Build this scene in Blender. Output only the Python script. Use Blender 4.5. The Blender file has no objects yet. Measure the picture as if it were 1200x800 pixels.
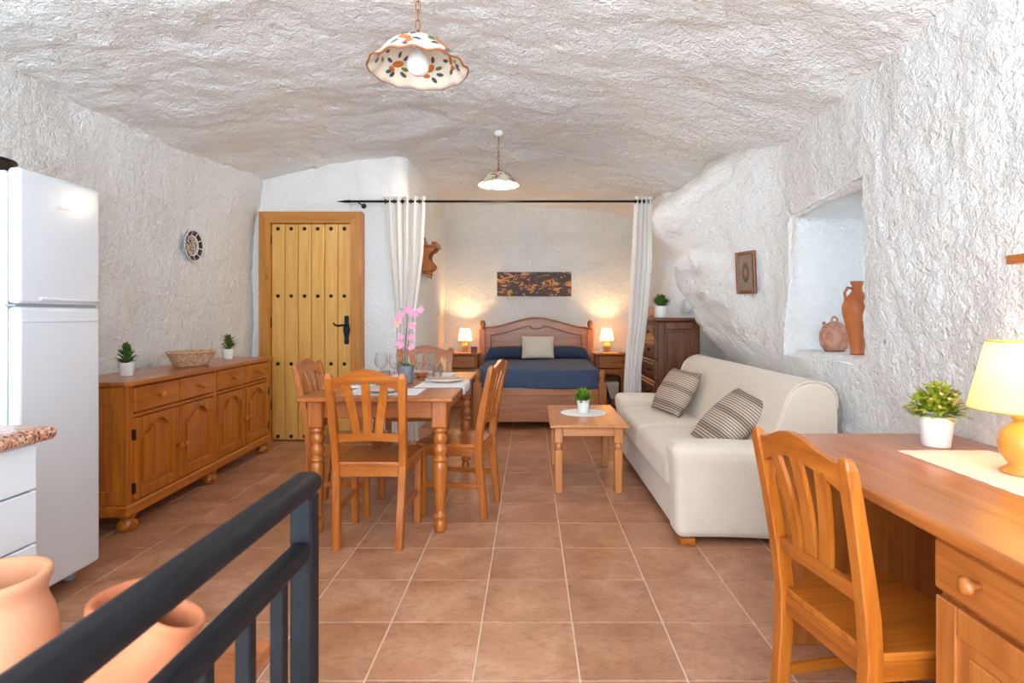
import bpy, bmesh, math, random
from mathutils import Vector, Matrix, noise

random.seed(7)
noise.seed_set(12)
PI = math.pi
SC = bpy.context.scene
COL = SC.collection

# ------------------------------------------------------------------ camera, world, lights, exposure
cam_d = bpy.data.cameras.new('camera')
cam = bpy.data.objects.new('camera', cam_d)
COL.objects.link(cam)
cam.location = (0, 0, 1.2)
cam.rotation_euler = (PI / 2, 0, 0)
cam_d.sensor_width = 36.0
cam_d.lens = 663.0 / 1200.0 * 36.0
cam_d.shift_x = -21.0 / 1200.0
cam_d.shift_y = -29.0 / 1200.0
cam_d.clip_start = 0.02
cam_d.dof.use_dof = True
cam_d.dof.focus_distance = 3.6
cam_d.dof.aperture_fstop = 6.3
SC.camera = cam

world = bpy.data.worlds.new('world')
SC.world = world
world.use_nodes = True
WB = world.node_tree.nodes['Background']
WB.inputs[0].default_value = (0.71, 0.86, 1.0, 1)
WB.inputs[1].default_value = 7.6

def area_light(name, loc, direction, sx, sy, watts, colour):
    d = bpy.data.lights.new(name, 'AREA')
    d.shape = 'RECTANGLE'; d.size = sx; d.size_y = sy
    d.energy = watts; d.color = colour
    o = bpy.data.objects.new(name, d)
    COL.objects.link(o)
    o.location = loc
    o.rotation_euler = Vector(direction).to_track_quat('-Z', 'Y').to_euler()
    return o

# daylight at the two windows of the right wall: each light lies outside its panes, parallel to them
area_light('window_recess_offscreen', (2.50, 3.31, 1.43), (-1, 0, 0), 0.80, 0.80, 16, (0.93, 0.97, 1.0))
area_light('high_window_offscreen', (2.50, 5.625, 2.05), (-1, 0, 0), 0.58, 0.62, 75, (0.93, 0.97, 1.0))

def point_light(name, loc, watts, colour, radius):
    d = bpy.data.lights.new(name, 'POINT')
    d.energy = watts; d.color = colour; d.shadow_soft_size = radius
    o = bpy.data.objects.new(name, d)
    COL.objects.link(o)
    o.location = loc
    return o

vs = SC.view_settings
vs.view_transform = 'Standard'
vs.look = 'None'
vs.exposure = 0.25
vs.gamma = 1.0
vs.use_curve_mapping = False

# ------------------------------------------------------------------ materials
def lin(c):
    return tuple(((v / 255) / 12.92 if v / 255 <= 0.04045 else (((v / 255) + 0.055) / 1.055) ** 2.4) for v in c) + (1,)

def new_mat(name):
    m = bpy.data.materials.new(name)
    m.use_nodes = True
    nt = m.node_tree
    return m, nt, nt.nodes['Principled BSDF']

def N(nt, t, **kw):
    n = nt.nodes.new(t)
    for k, v in kw.items():
        setattr(n, k, v)
    return n

def coords(nt, scale=(1, 1, 1), rnd=True):
    tc = N(nt, 'ShaderNodeTexCoord')
    mp = N(nt, 'ShaderNodeMapping')
    mp.inputs['Scale'].default_value = scale
    if rnd:
        oi = N(nt, 'ShaderNodeObjectInfo')
        ml = N(nt, 'ShaderNodeMath', operation='MULTIPLY')
        ml.inputs[1].default_value = 37.0
        cb = N(nt, 'ShaderNodeCombineXYZ')
        nt.links.new(oi.outputs['Random'], ml.inputs[0])
        for i in range(3):
            nt.links.new(ml.outputs[0], cb.inputs[i])
        nt.links.new(cb.outputs[0], mp.inputs['Location'])
    nt.links.new(tc.outputs['Object'], mp.inputs['Vector'])
    return mp.outputs[0]

def noise_tex(nt, vec, scale, detail=3.0, rough=0.55, dist=0.0):
    n = N(nt, 'ShaderNodeTexNoise')
    n.inputs['Scale'].default_value = scale
    n.inputs['Detail'].default_value = detail
    n.inputs['Roughness'].default_value = rough
    n.inputs['Distortion'].default_value = dist
    nt.links.new(vec, n.inputs['Vector'])
    return n.outputs['Fac']

def ramp(nt, fac, stops):
    r = N(nt, 'ShaderNodeValToRGB')
    el = r.color_ramp.elements
    while len(el) < len(stops):
        el.new(0.5)
    for e, (p, c) in zip(el, stops):
        e.position = p; e.color = c
    nt.links.new(fac, r.inputs['Fac'])
    return r.outputs['Color']

def bump(nt, bsdf, height, strength, dist):
    b = N(nt, 'ShaderNodeBump')
    b.inputs['Strength'].default_value = strength
    b.inputs['Distance'].default_value = dist
    nt.links.new(height, b.inputs['Height'])
    nt.links.new(b.outputs['Normal'], bsdf.inputs['Normal'])

def mixc(nt, a, b, fac, mode='MIX'):
    n = N(nt, 'ShaderNodeMix', data_type='RGBA', blend_type=mode)
    for s, v in ((0, fac), (6, a), (7, b)):
        if hasattr(v, 'is_linked') or hasattr(v, 'links'):
            nt.links.new(v, n.inputs[s])
        else:
            n.inputs[s].default_value = v
    return n.outputs[2]

def mat_plain(name, c, rough=0.5, metal=0.0, coat=0.0, spec=0.5):
    m, nt, b = new_mat(name)
    b.inputs['Base Color'].default_value = lin(c)
    b.inputs['Roughness'].default_value = rough
    b.inputs['Metallic'].default_value = metal
    b.inputs['Coat Weight'].default_value = coat
    b.inputs['Specular IOR Level'].default_value = spec
    return m

def mat_mottle(name, c1, c2, scale=8, rough=0.6, bstr=0.0, bdist=0.01, spec=0.4, stretch=(1, 1, 1)):
    m, nt, b = new_mat(name)
    v = coords(nt, stretch)
    f = noise_tex(nt, v, scale, 5)
    nt.links.new(ramp(nt, f, [(0.32, lin(c1)), (0.68, lin(c2))]), b.inputs['Base Color'])
    b.inputs['Roughness'].default_value = rough
    b.inputs['Specular IOR Level'].default_value = spec
    if bstr:
        bump(nt, b, f, bstr, bdist)
    return m

def mat_wood(name, dark, mid, light, axis, rough=0.36, knots=True):
    m, nt, b = new_mat(name)
    sc = [9.0, 9.0, 9.0]
    sc['XYZ'.index(axis)] = 0.55
    v = coords(nt, sc)
    n1 = noise_tex(nt, v, 2.2, 4, 0.6, 0.8)
    sc2 = [60.0, 60.0, 60.0]
    sc2['XYZ'.index(axis)] = 1.6
    v2 = coords(nt, sc2)
    n2 = noise_tex(nt, v2, 2.0, 3, 0.6)
    c1 = ramp(nt, n1, [(0.28, lin(dark)), (0.5, lin(mid)), (0.74, lin(light))])
    c2 = ramp(nt, n2, [(0.3, (0.78, 0.74, 0.70, 1)), (0.62, (1, 1, 1, 1))])
    c = mixc(nt, c1, c2, 0.75, 'MULTIPLY')
    if knots:
        v3 = coords(nt, (3.2 if axis != 'X' else 1.3, 3.2 if axis != 'Y' else 1.3, 3.2 if axis != 'Z' else 1.3))
        vo = N(nt, 'ShaderNodeTexVoronoi')
        vo.inputs['Scale'].default_value = 1.6
        nt.links.new(v3, vo.inputs['Vector'])
        k = ramp(nt, vo.outputs['Distance'], [(0.03, (0.35, 0.2, 0.1, 1)), (0.10, (1, 1, 1, 1))])
        c = mixc(nt, c, k, 0.8, 'MULTIPLY')
    nt.links.new(c, b.inputs['Base Color'])
    b.inputs['Roughness'].default_value = rough
    b.inputs['Coat Weight'].default_value = 0.25
    b.inputs['Coat Roughness'].default_value = 0.22
    bump(nt, b, n2, 0.06, 0.004)
    return m

def wood_set(name, d, m, l, rough=0.36, knots=True):
    return {a: mat_wood(name + '_' + a.lower(), d, m, l, a, rough, knots) for a in 'XYZ'}

PINE = wood_set('honey_pine', (142, 70, 16), (176, 94, 26), (194, 114, 40), 0.3)
SIDEB = wood_set('amber_pine', (150, 76, 6), (182, 98, 14), (202, 120, 26), 0.28)
DOORW = wood_set('door_pine', (222, 162, 76), (234, 178, 92), (242, 190, 108))
FRAMEW = wood_set('door_frame_pine', (176, 108, 34), (198, 130, 50), (212, 146, 66))
COFFEE = wood_set('pale_pine', (180, 104, 46), (204, 128, 66), (218, 146, 82))
BEDW = wood_set('bed_pine', (130, 68, 16), (160, 92, 26), (178, 110, 40))
DARKW = wood_set('walnut_stain', (70, 34, 16), (100, 54, 26), (124, 72, 36), 0.4, False)
DARKW2 = wood_set('mid_brown', (96, 52, 26), (122, 70, 36), (140, 86, 48), 0.5)
DESKW = wood_set('desk_pine', (154, 82, 30), (180, 102, 44), (196, 120, 58), 0.3)

def mat_plaster(name, c1, c2, amt=1.0):
    m, nt, b = new_mat(name)
    tc = N(nt, 'ShaderNodeTexCoord')
    v = tc.outputs['Object']
    big = noise_tex(nt, v, 1.4, 3)
    nt.links.new(ramp(nt, big, [(0.3, lin(c1)), (0.7, lin(c2))]), b.inputs['Base Color'])
    b.inputs['Roughness'].default_value = 0.85
    b.inputs['Specular IOR Level'].default_value = 0.2
    f1 = noise_tex(nt, v, 21, 3, 0.55, 0.7)
    f2 = noise_tex(nt, v, 46, 3, 0.6, 1.2)
    a = N(nt, 'ShaderNodeMath', operation='MULTIPLY_ADD')
    a.inputs[1].default_value = 0.6
    nt.links.new(f2, a.inputs[0]); nt.links.new(f1, a.inputs[2])
    bump(nt, b, a.outputs[0], 0.8 * amt, 0.036)
    return m

PLASTER = mat_plaster('white_plaster', (234, 231, 227), (242, 240, 237))
PLASTER_SOFT = mat_plaster('smooth_white_plaster', (234, 231, 228), (242, 240, 237), 0.5)
CEILM = mat_plaster('ceiling_plaster', (242, 239, 235), (248, 246, 243), 1.0)
GROUT = mat_mottle('grout', (216, 186, 158), (232, 206, 180), 20, 0.85)

def mat_tile():
    m, nt, b = new_mat('terracotta_tile')
    v = coords(nt, (1, 1, 1))
    n1 = noise_tex(nt, v, 4.2, 6, 0.62, 0.3)
    v2 = coords(nt, (1, 1.6, 1))
    n2 = noise_tex(nt, v2, 26, 4, 0.6, 1.0)
    c = ramp(nt, n1, [(0.3, lin((164, 108, 76))), (0.52, lin((186, 132, 100))), (0.74, lin((206, 158, 128)))])
    c2 = ramp(nt, n2, [(0.3, (0.70, 0.62, 0.56, 1)), (0.52, (1, 1, 1, 1))])
    oi = N(nt, 'ShaderNodeObjectInfo')
    tone = ramp(nt, oi.outputs['Random'], [(0.0, (0.93, 0.90, 0.88, 1)), (1.0, (1.05, 1.05, 1.05, 1))])
    c = mixc(nt, c, c2, 0.8, 'MULTIPLY')
    c = mixc(nt, c, tone, 1.0, 'MULTIPLY')
    nt.links.new(c, b.inputs['Base Color'])
    b.inputs['Roughness'].default_value = 0.34
    bump(nt, b, n2, 0.08, 0.004)
    return m
TILE = mat_tile()

IRON = mat_plain('black_iron', (22, 21, 22), 0.45, 0.4)
RAILM = mat_mottle('painted_steel', (18, 18, 22), (26, 26, 30), 30, 0.5, spec=0.18)
FRIDGEM = mat_plain('white_enamel', (214, 216, 220), 0.22, 0, 0.3)
GREYP = mat_plain('grey_plastic', (150, 152, 155), 0.4)
WHITEL = mat_plain('white_laminate', (216, 217, 220), 0.35)
WHITEC = mat_plain('white_ceramic', (236, 234, 230), 0.3)
SOIL = mat_plain('soil', (52, 36, 26), 0.95)
DARKLEATHER = mat_plain('dark_bronze', (60, 46, 34), 0.4, 0.6)
BRASS = mat_plain('aged_copper', (170, 112, 74), 0.4, 0.7)

def mat_granite():
    m, nt, b = new_mat('pink_granite')
    v = coords(nt, (1, 1, 1), False)
    vo = N(nt, 'ShaderNodeTexVoronoi'); vo.inputs['Scale'].default_value = 150
    nt.links.new(v, vo.inputs['Vector'])
    sep = N(nt, 'ShaderNodeSeparateColor')
    nt.links.new(vo.outputs['Color'], sep.inputs[0])
    c = ramp(nt, sep.outputs[0], [(0.0, lin((70, 48, 42))), (0.25, lin((150, 96, 72))), (0.55, lin((196, 140, 112))), (1.0, lin((214, 178, 156)))])
    nt.links.new(c, b.inputs['Base Color'])
    b.inputs['Roughness'].default_value = 0.18
    return m
GRANITE = mat_granite()

def mat_fabric(name, c1, c2, scale=300, bs=0.25, sheen=0.3):
    m, nt, b = new_mat(name)
    v = coords(nt)
    f = noise_tex(nt, v, scale, 2)
    g = noise_tex(nt, v, 5, 3)
    c = ramp(nt, f, [(0.35, lin(c1)), (0.65, lin(c2))])
    c = mixc(nt, c, ramp(nt, g, [(0.3, (0.93, 0.93, 0.93, 1)), (0.7, (1, 1, 1, 1))]), 1.0, 'MULTIPLY')
    nt.links.new(c, b.inputs['Base Color'])
    b.inputs['Roughness'].default_value = 0.92
    b.inputs['Specular IOR Level'].default_value = 0.15
    b.inputs['Sheen Weight'].default_value = sheen
    bump(nt, b, f, bs, 0.002)
    return m
SOFAM = mat_fabric('ivory_upholstery', (212, 194, 174), (228, 212, 193))
BLUEM = mat_fabric('slate_blue_cloth', (56, 68, 94), (78, 92, 118), 260, 0.25, 0.06)
BLUED = mat_fabric('deep_blue_cloth', (46, 56, 78), (64, 76, 100), 260, 0.25, 0.06)
LINEN = mat_fabric('oat_linen', (206, 192, 176), (222, 210, 196), 260)
LACE = mat_fabric('white_cotton', (228, 226, 222), (244, 243, 240), 160)
MATW = mat_fabric('placemat_weave', (206, 206, 204), (232, 231, 228), 110)

def mat_runner():
    m, nt, b = new_mat('crochet_lace')
    v = coords(nt, (1, 1, 1), False)
    vo = N(nt, 'ShaderNodeTexVoronoi'); vo.inputs['Scale'].default_value = 75
    nt.links.new(v, vo.inputs['Vector'])
    f = noise_tex(nt, v, 14, 2)
    c = ramp(nt, vo.outputs['Distance'], [(0.0, lin((150, 122, 94))), (0.28, lin((222, 208, 188))), (1, lin((230, 218, 200)))])
    c = mixc(nt, lin((226, 214, 194)), c, f)
    nt.links.new(c, b.inputs['Base Color'])
    b.inputs['Roughness'].default_value = 0.9
    bump(nt, b, vo.outputs['Distance'], 0.5, 0.004)
    return m
RUNNERM = mat_runner()

def mat_stripes():
    m, nt, b = new_mat('striped_cushion_cloth')
    tc = N(nt, 'ShaderNodeTexCoord')
    sx = N(nt, 'ShaderNodeSeparateXYZ')
    nt.links.new(tc.outputs['Object'], sx.inputs[0])
    m1 = N(nt, 'ShaderNodeMath', operation='MULTIPLY'); m1.inputs[1].default_value = 62.0
    nt.links.new(sx.outputs['Y'], m1.inputs[0])
    fr = N(nt, 'ShaderNodeMath', operation='FRACT'); nt.links.new(m1.outputs[0], fr.inputs[0])
    c1 = ramp(nt, fr.outputs[0], [(0.0, lin((104, 86, 74))), (0.24, lin((116, 98, 84))), (0.38, lin((192, 172, 152))), (0.86, lin((204, 184, 164))), (0.97, lin((106, 88, 76)))])
    m2 = N(nt, 'ShaderNodeMath', operation='MULTIPLY'); m2.inputs[1].default_value = 7.0
    nt.links.new(sx.outputs['Y'], m2.inputs[0])
    fr2 = N(nt, 'ShaderNodeMath', operation='FRACT'); nt.links.new(m2.outputs[0], fr2.inputs[0])
    band = ramp(nt, fr2.outputs[0], [(0.0, (0.62, 0.60, 0.58, 1)), (0.26, (0.66, 0.64, 0.62, 1)), (0.30, (1, 1, 1, 1)), (0.96, (1, 1, 1, 1)), (1.0, (0.62, 0.6, 0.58, 1))])
    c = mixc(nt, c1, band, 1.0, 'MULTIPLY')
    nt.links.new(c, b.inputs['Base Color'])
    b.inputs['Roughness'].default_value = 0.92
    return m
STRIPES = mat_stripes()

TERRA = mat_mottle('terracotta', (180, 100, 62), (200, 122, 82), 7, 0.7)
TERRA_PALE = mat_mottle('pale_terracotta', (198, 134, 96), (214, 154, 118), 6, 0.75)
TERRA_DEEP = mat_mottle('burnt_clay', (172, 92, 46), (194, 112, 62), 8, 0.5)
PINKCLAY = mat_mottle('rough_pink_clay', (170, 112, 88), (206, 156, 134), 26, 0.85, 0.6, 0.02)
OCHREC = mat_mottle('ochre_glaze', (208, 132, 52), (224, 152, 70), 6, 0.28)
CREAMC = mat_mottle('cream_glaze', (160, 120, 76), (186, 148, 100), 12, 0.35)
WICKER = mat_mottle('wicker', (170, 122, 86), (224, 190, 156), 60, 0.8, 0.5, 0.01)
GREYPOT = mat_mottle('grey_cement', (106, 112, 120), (128, 134, 142), 20, 0.7)
LEAF = mat_mottle('leaf_green', (44, 92, 26), (90, 140, 48), 40, 0.5)
LEAFD = mat_mottle('deep_leaf_green', (60, 100, 36), (112, 152, 62), 40, 0.5)
LEAFB = mat_mottle('fresh_leaf_green', (92, 142, 20), (140, 184, 44), 40, 0.5)
LEAFY = mat_mottle('lime_leaf', (126, 156, 26), (196, 206, 66), 40, 0.5)
REDTIP = mat_mottle('reddish_tip', (120, 60, 34), (150, 84, 50), 40, 0.6)
YELLOW = mat_mottle('yellow_petal', (232, 196, 90), (246, 226, 170), 40, 0.6)
PINK = mat_mottle('pink_petal', (216, 120, 160), (236, 164, 190), 60, 0.6)
PEACH = mat_mottle('peach_petal', (206, 150, 120), (226, 180, 150), 60, 0.6)
STEMM = mat_plain('brown_stem', (110, 96, 80), 0.6)

def mat_glass(name='clear_glass', tint=(0.95, 0.96, 0.96, 1)):
    m = bpy.data.materials.new(name); m.use_nodes = True
    nt = m.node_tree; nt.nodes.clear()
    out = N(nt, 'ShaderNodeOutputMaterial')
    t = N(nt, 'ShaderNodeBsdfTransparent'); t.inputs[0].default_value = tint
    g = N(nt, 'ShaderNodeBsdfGlossy'); g.inputs['Roughness'].default_value = 0.05
    lw = N(nt, 'ShaderNodeLayerWeight'); lw.inputs[0].default_value = 0.35
    mx = N(nt, 'ShaderNodeMixShader')
    nt.links.new(lw.outputs['Facing'], mx.inputs[0])
    nt.links.new(t.outputs[0], mx.inputs[1]); nt.links.new(g.outputs[0], mx.inputs[2])
    nt.links.new(mx.outputs[0], out.inputs[0])
    return m
GLASS = mat_glass()
PANE = mat_glass('dimming_pane', (0.40, 0.42, 0.43, 1))  # grey tint added to cut the sky light entering through both windows

def mat_sheer(name, c, frac, trans=True):
    m = bpy.data.materials.new(name); m.use_nodes = True
    nt = m.node_tree; nt.nodes.clear()
    out = N(nt, 'ShaderNodeOutputMaterial')
    d = N(nt, 'ShaderNodeBsdfDiffuse'); d.inputs[0].default_value = lin(c)
    t = N(nt, 'ShaderNodeBsdfTranslucent'); t.inputs[0].default_value = lin(c)
    mx = N(nt, 'ShaderNodeMixShader'); mx.inputs[0].default_value = frac
    nt.links.new(d.outputs[0], mx.inputs[1]); nt.links.new(t.outputs[0], mx.inputs[2])
    nt.links.new(mx.outputs[0], out.inputs[0])
    return m
CURTAINM = mat_sheer('white_voile', (244, 240, 236), 0.4)
SHADEM = mat_sheer('parchment_shade', (250, 222, 166), 0.45)

def mat_emit(name, c, s):
    m = bpy.data.materials.new(name); m.use_nodes = True
    nt = m.node_tree; nt.nodes.clear()
    out = N(nt, 'ShaderNodeOutputMaterial')
    e = N(nt, 'ShaderNodeEmission'); e.inputs[0].default_value = lin(c); e.inputs[1].default_value = s
    nt.links.new(e.outputs[0], out.inputs[0])
    return m
BULBON = mat_emit('lit_bulb', (255, 236, 200), 14.0)
BULBWARM = mat_emit('lit_warm_bulb', (255, 206, 130), 3.5)
BULBOFF = mat_plain('opal_bulb', (240, 236, 232), 0.25)
CERAM = mat_mottle('painted_ceramic', (226, 212, 192), (236, 224, 206), 6, 0.25)
RIMO = mat_plain('ochre_rim', (150, 84, 42), 0.35)
PAINTO = mat_plain('orange_glaze', (190, 106, 40), 0.3)
PAINTG = mat_plain('grey_blue_glaze', (72, 76, 84), 0.3)
PAINTV = mat_plain('green_glaze', (92, 124, 30), 0.3)

# ------------------------------------------------------------------ mesh builder
class MB:
    def __init__(self):
        self.v = []; self.f = []; self.s = []; self.mi = []; self.m = Matrix.Identity(4); self.cur = 0
    def add(self, verts, faces, smooth=False):
        o = len(self.v)
        self.v += [self.m @ Vector(p) for p in verts]
        self.f += [tuple(i + o for i in f) for f in faces]
        self.s += [smooth] * len(faces)
        self.mi += [self.cur] * len(faces)
        return self
    def box(self, x0, x1, y0, y1, z0, z1, b=0.004):
        cx, cy, cz = (x0 + x1) / 2, (y0 + y1) / 2, (z0 + z1) / 2
        return self.cbox(Matrix.Translation((cx, cy, cz)), abs(x1 - x0) / 2, abs(y1 - y0) / 2, abs(z1 - z0) / 2, b)
    def cbox(self, M, hx, hy, hz, b=0.004, tx=1.0, ty=1.0):
        b = min(b, hx * 0.45, hy * 0.45, hz * 0.45)
        idx = {}; vs_ = []
        for sx in (-1, 1):
            for sy in (-1, 1):
                for sz in (-1, 1):
                    fx = tx if sz > 0 else 1.0; fy = ty if sz > 0 else 1.0
                    X, Y, Z = sx * hx * fx, sy * hy * fy, sz * hz
                    for k, p in enumerate(((X, Y - sy * b, Z - sz * b), (X - sx * b, Y, Z - sz * b), (X - sx * b, Y - sy * b, Z))):
                        idx[(sx, sy, sz, k)] = len(vs_); vs_.append(M @ Vector(p))
        g = lambda sx, sy, sz, k: idx[(sx, sy, sz, k)]
        fs = []
        for s in (-1, 1):
            fs.append((g(s, -1, -1, 0), g(s, 1, -1, 0), g(s, 1, 1, 0), g(s, -1, 1, 0)))
            fs.append((g(-1, s, -1, 1), g(1, s, -1, 1), g(1, s, 1, 1), g(-1, s, 1, 1)))
            fs.append((g(-1, -1, s, 2), g(1, -1, s, 2), g(1, 1, s, 2), g(-1, 1, s, 2)))
            for t in (-1, 1):
                fs.append((g(s, t, -1, 0), g(s, t, 1, 0), g(s, t, 1, 1), g(s, t, -1, 1)))
                fs.append((g(s, -1, t, 0), g(s, 1, t, 0), g(s, 1, t, 2), g(s, -1, t, 2)))
                fs.append((g(-1, s, t, 1), g(1, s, t, 1), g(1, s, t, 2), g(-1, s, t, 2)))
                for u in (-1, 1):
                    fs.append((g(s, t, u, 0), g(s, t, u, 1), g(s, t, u, 2)))
        return self.add(vs_, fs)
    def beam(self, p0, p1, w, d, b=0.003, up=(0, 0, 1), taper=1.0):
        p0, p1 = Vector(p0), Vector(p1)
        z = (p1 - p0); L = z.length; z.normalize()
        y = Vector(up) - z * z.dot(Vector(up))
        if y.length < 1e-4:
            y = Vector((0, 1, 0)) - z * z.y
        y.normalize(); x = y.cross(z)
        M = Matrix((x, y, z)).transposed().to_4x4(); M.translation = (p0 + p1) / 2
        return self.cbox(M, w / 2, d / 2, L / 2, b, taper, taper)
    def prism(self, poly, a0, a1, axis='Y', smooth=False):
        # poly of (u, w): axis Y -> (u, a, w); X -> (a, u, w); Z -> (u, w, a)
        def P(u, w, a):
            return (u, a, w) if axis == 'Y' else ((a, u, w) if axis == 'X' else (u, w, a))
        n = len(poly)
        vs_ = [P(u, w, a0) for u, w in poly] + [P(u, w, a1) for u, w in poly]
        self.add(vs_, [(i, (i + 1) % n, n + (i + 1) % n, n + i) for i in range(n)], smooth)
        self.add([P(u, w, a0) for u, w in poly], [tuple(range(n))])
        self.add([P(u, w, a1) for u, w in poly], [tuple(reversed(range(n)))])
        return self
    def lathe(self, prof, n=20, M=None, sx=1.0, sy=1.0, wob=None, smooth=True):
        M = M or Matrix.Identity(4)
        vs_ = []; fs = []
        for (r, z) in prof:
            for k in range(n):
                a = 2 * PI * k / n
                rr, zz = (r, z) if wob is None else wob(r, z, a)
                vs_.append(M @ Vector((rr * math.cos(a) * sx, rr * math.sin(a) * sy, zz)))
        for i in range(len(prof) - 1):
            for k in range(n):
                fs.append((i * n + k, i * n + (k + 1) % n, (i + 1) * n + (k + 1) % n, (i + 1) * n + k))
        self.add(vs_, fs, smooth)
        for i, rev in ((0, True), (len(prof) - 1, False)):
            if 1e-6 < prof[i][0]:
                ring = [vs_[i * n + k] for k in range(n)]
                if i == 0 and prof[0] == prof[-1]:
                    continue
                if getattr(self, 'opencap', False):
                    continue
                self.add(ring, [tuple(range(n))])
        return self
    def tube(self, pts, r, n=8, cap=True, radii=None):
        pts = [Vector(p) for p in pts]
        prev = None; vs_ = []; fs = []
        for i, p in enumerate(pts):
            t = (pts[min(i + 1, len(pts) - 1)] - pts[max(i - 1, 0)]).normalized()
            if prev is None:
                a = Vector((0, 0, 1)) if abs(t.z) < 0.9 else Vector((1, 0, 0))
            else:
                a = prev
            x = (a - t * a.dot(t)).normalized(); prev = x
            y = t.cross(x)
            rr = radii[i] if radii else r
            for k in range(n):
                an = 2 * PI * k / n
                vs_.append(p + x * math.cos(an) * rr + y * math.sin(an) * rr)
        for i in range(len(pts) - 1):
            for k in range(n):
                fs.append((i * n + k, i * n + (k + 1) % n, (i + 1) * n + (k + 1) % n, (i + 1) * n + k))
        self.add(vs_, fs, True)
        if cap:
            self.add(vs_[:n], [tuple(range(n))]); self.add(vs_[-n:], [tuple(range(n))])
        return self
    def torus(self, M, R, r, n=16, m=6, sx=1.0, sy=1.0):
        vs_ = []; fs = []
        for i in range(n):
            a = 2 * PI * i / n
            for j in range(m):
                b = 2 * PI * j / m
                vs_.append(M @ Vector(((R + r * math.cos(b)) * math.cos(a) * sx, (R + r * math.cos(b)) * math.sin(a) * sy, r * math.sin(b))))
        for i in range(n):
            for j in range(m):
                fs.append((i * m + j, ((i + 1) % n) * m + j, ((i + 1) % n) * m + (j + 1) % m, i * m + (j + 1) % m))
        return self.add(vs_, fs, True)
    def grid(self, fn, nu, nv, smooth=True):
        vs_ = [fn(i / nu, j / nv) for j in range(nv + 1) for i in range(nu + 1)]
        fs = [(j * (nu + 1) + i, j * (nu + 1) + i + 1, (j + 1) * (nu + 1) + i + 1, (j + 1) * (nu + 1) + i) for j in range(nv) for i in range(nu)]
        return self.add(vs_, fs, smooth)
    def rbox(self, x0, x1, y0, y1, z0, z1, r, seg=4, inner=4, fn=None):
        c = Vector(((x0 + x1) / 2, (y0 + y1) / 2, (z0 + z1) / 2)); h = Vector(((x1 - x0) / 2, (y1 - y0) / 2, (z1 - z0) / 2))
        def line(hh):
            t = [-(hh - r) - r * math.tan(PI / 4 * (1 - k / seg)) for k in range(seg + 1)]
            t += [-(hh - r) + 2 * (hh - r) * k / inner for k in range(1, inner)]
            return t + [-q for q in reversed(t[:seg + 1])]
        L = [line(h[i]) for i in range(3)]
        def rp(p):
            q = Vector([max(-(h[i] - r), min(h[i] - r, p[i])) for i in range(3)])
            d = p - q
            if d.length > 1e-9:
                d = d.normalized() * r
            w = c + q + d
            return fn(w) if fn else w
        for ax in range(3):
            u, v = [(1, 2), (2, 0), (0, 1)][ax]
            for s in (-1, 1):
                vs_ = []
                for b in L[v]:
                    for a in L[u]:
                        p = Vector((0, 0, 0)); p[ax] = s * h[ax]; p[u] = a; p[v] = b
                        vs_.append(rp(p))
                nu = len(L[u]); nv = len(L[v])
                fs = [(j * nu + i, j * nu + i + 1, (j + 1) * nu + i + 1, (j + 1) * nu + i) for j in range(nv - 1) for i in range(nu - 1)]
                self.add(vs_, fs, True)
        return self
    def build(self, name, mat, parent=None, weld=True):
        me = bpy.data.meshes.new(name)
        me.from_pydata([tuple(p) for p in self.v], [], self.f)
        me.polygons.foreach_set('use_smooth', self.s)
        me.polygons.foreach_set('material_index', self.mi)
        bm = bmesh.new(); bm.from_mesh(me)
        if weld:
            bmesh.ops.remove_doubles(bm, verts=bm.verts, dist=1e-5)
        bmesh.ops.recalc_face_normals(bm, faces=bm.faces)
        bm.to_mesh(me); bm.free()
        for mm in (mat if isinstance(mat, (list, tuple)) else [mat]):
            me.materials.append(mm)
        o = bpy.data.objects.new(name, me)
        COL.objects.link(o)
        if parent is not None:
            o.parent = parent
        return o

def tag(o, label, cat=None, group=None, kind=None):
    o['label'] = label
    if cat: o['category'] = cat
    if group: o['group'] = group
    if kind: o['kind'] = kind
    return o

def empty(name, loc=(0, 0, 0), rz=0.0, scale=(1, 1, 1)):
    o = bpy.data.objects.new(name, None)
    COL.objects.link(o)
    o.empty_display_size = 0.1
    o.location = loc; o.rotation_euler = (0, 0, rz); o.scale = scale
    return o

def copy_tree(o, parent=None):
    c = o.copy(); COL.objects.link(c); c.parent = parent
    for ch in list(o.children):
        copy_tree(ch, c)
    return c

def part_copy(o, parent, loc=(0, 0, 0), rot=None):
    c = o.copy(); COL.objects.link(c); c.parent = parent; c.location = loc
    if rot: c.rotation_euler = rot
    return c

def T(x, y, z): return Matrix.Translation((x, y, z))
def R(a, ax): return Matrix.Rotation(a, 4, ax)
def sm(a, b, t):
    t = max(0.0, min(1.0, (t - a) / (b - a))); return t * t * (3 - 2 * t)
def lerp(a, b, t): return a + (b - a) * t
def interp(tab, x):
    if x <= tab[0][0]: return tab[0][1]
    for (a, va), (b, vb) in zip(tab, tab[1:]):
        if x <= b:
            return lerp(va, vb, (x - a) / (b - a))
    return tab[-1][1]

# ------------------------------------------------------------------ the cave room shell
def cave(p, amp=1.0):
    p = Vector(p)
    d = noise.noise_vector(p * 1.1) * 0.045 + noise.noise_vector(p * 3.1 + Vector((7, 3, 5))) * 0.017 + noise.noise_vector(p * 7.5 + Vector((1, 9, 4))) * 0.009
    return p + d * amp

def relief(p, k):
    # trowelled plaster: overlapping warped ridges, a few millimetres high
    q = p + noise.noise_vector(p * 9.0) * 0.045
    a = 1.0 - abs(noise.noise(q * 17.0)) * 2.0
    b = noise.noise(q * 36.0 + Vector((3, 1, 2)))
    return (a * 0.0085 + b * 0.0042) * k

def frange(a, b, step):
    n = max(1, int(round((b - a) / step)))
    return [a + (b - a) * i / n for i in range(n + 1)]

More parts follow.
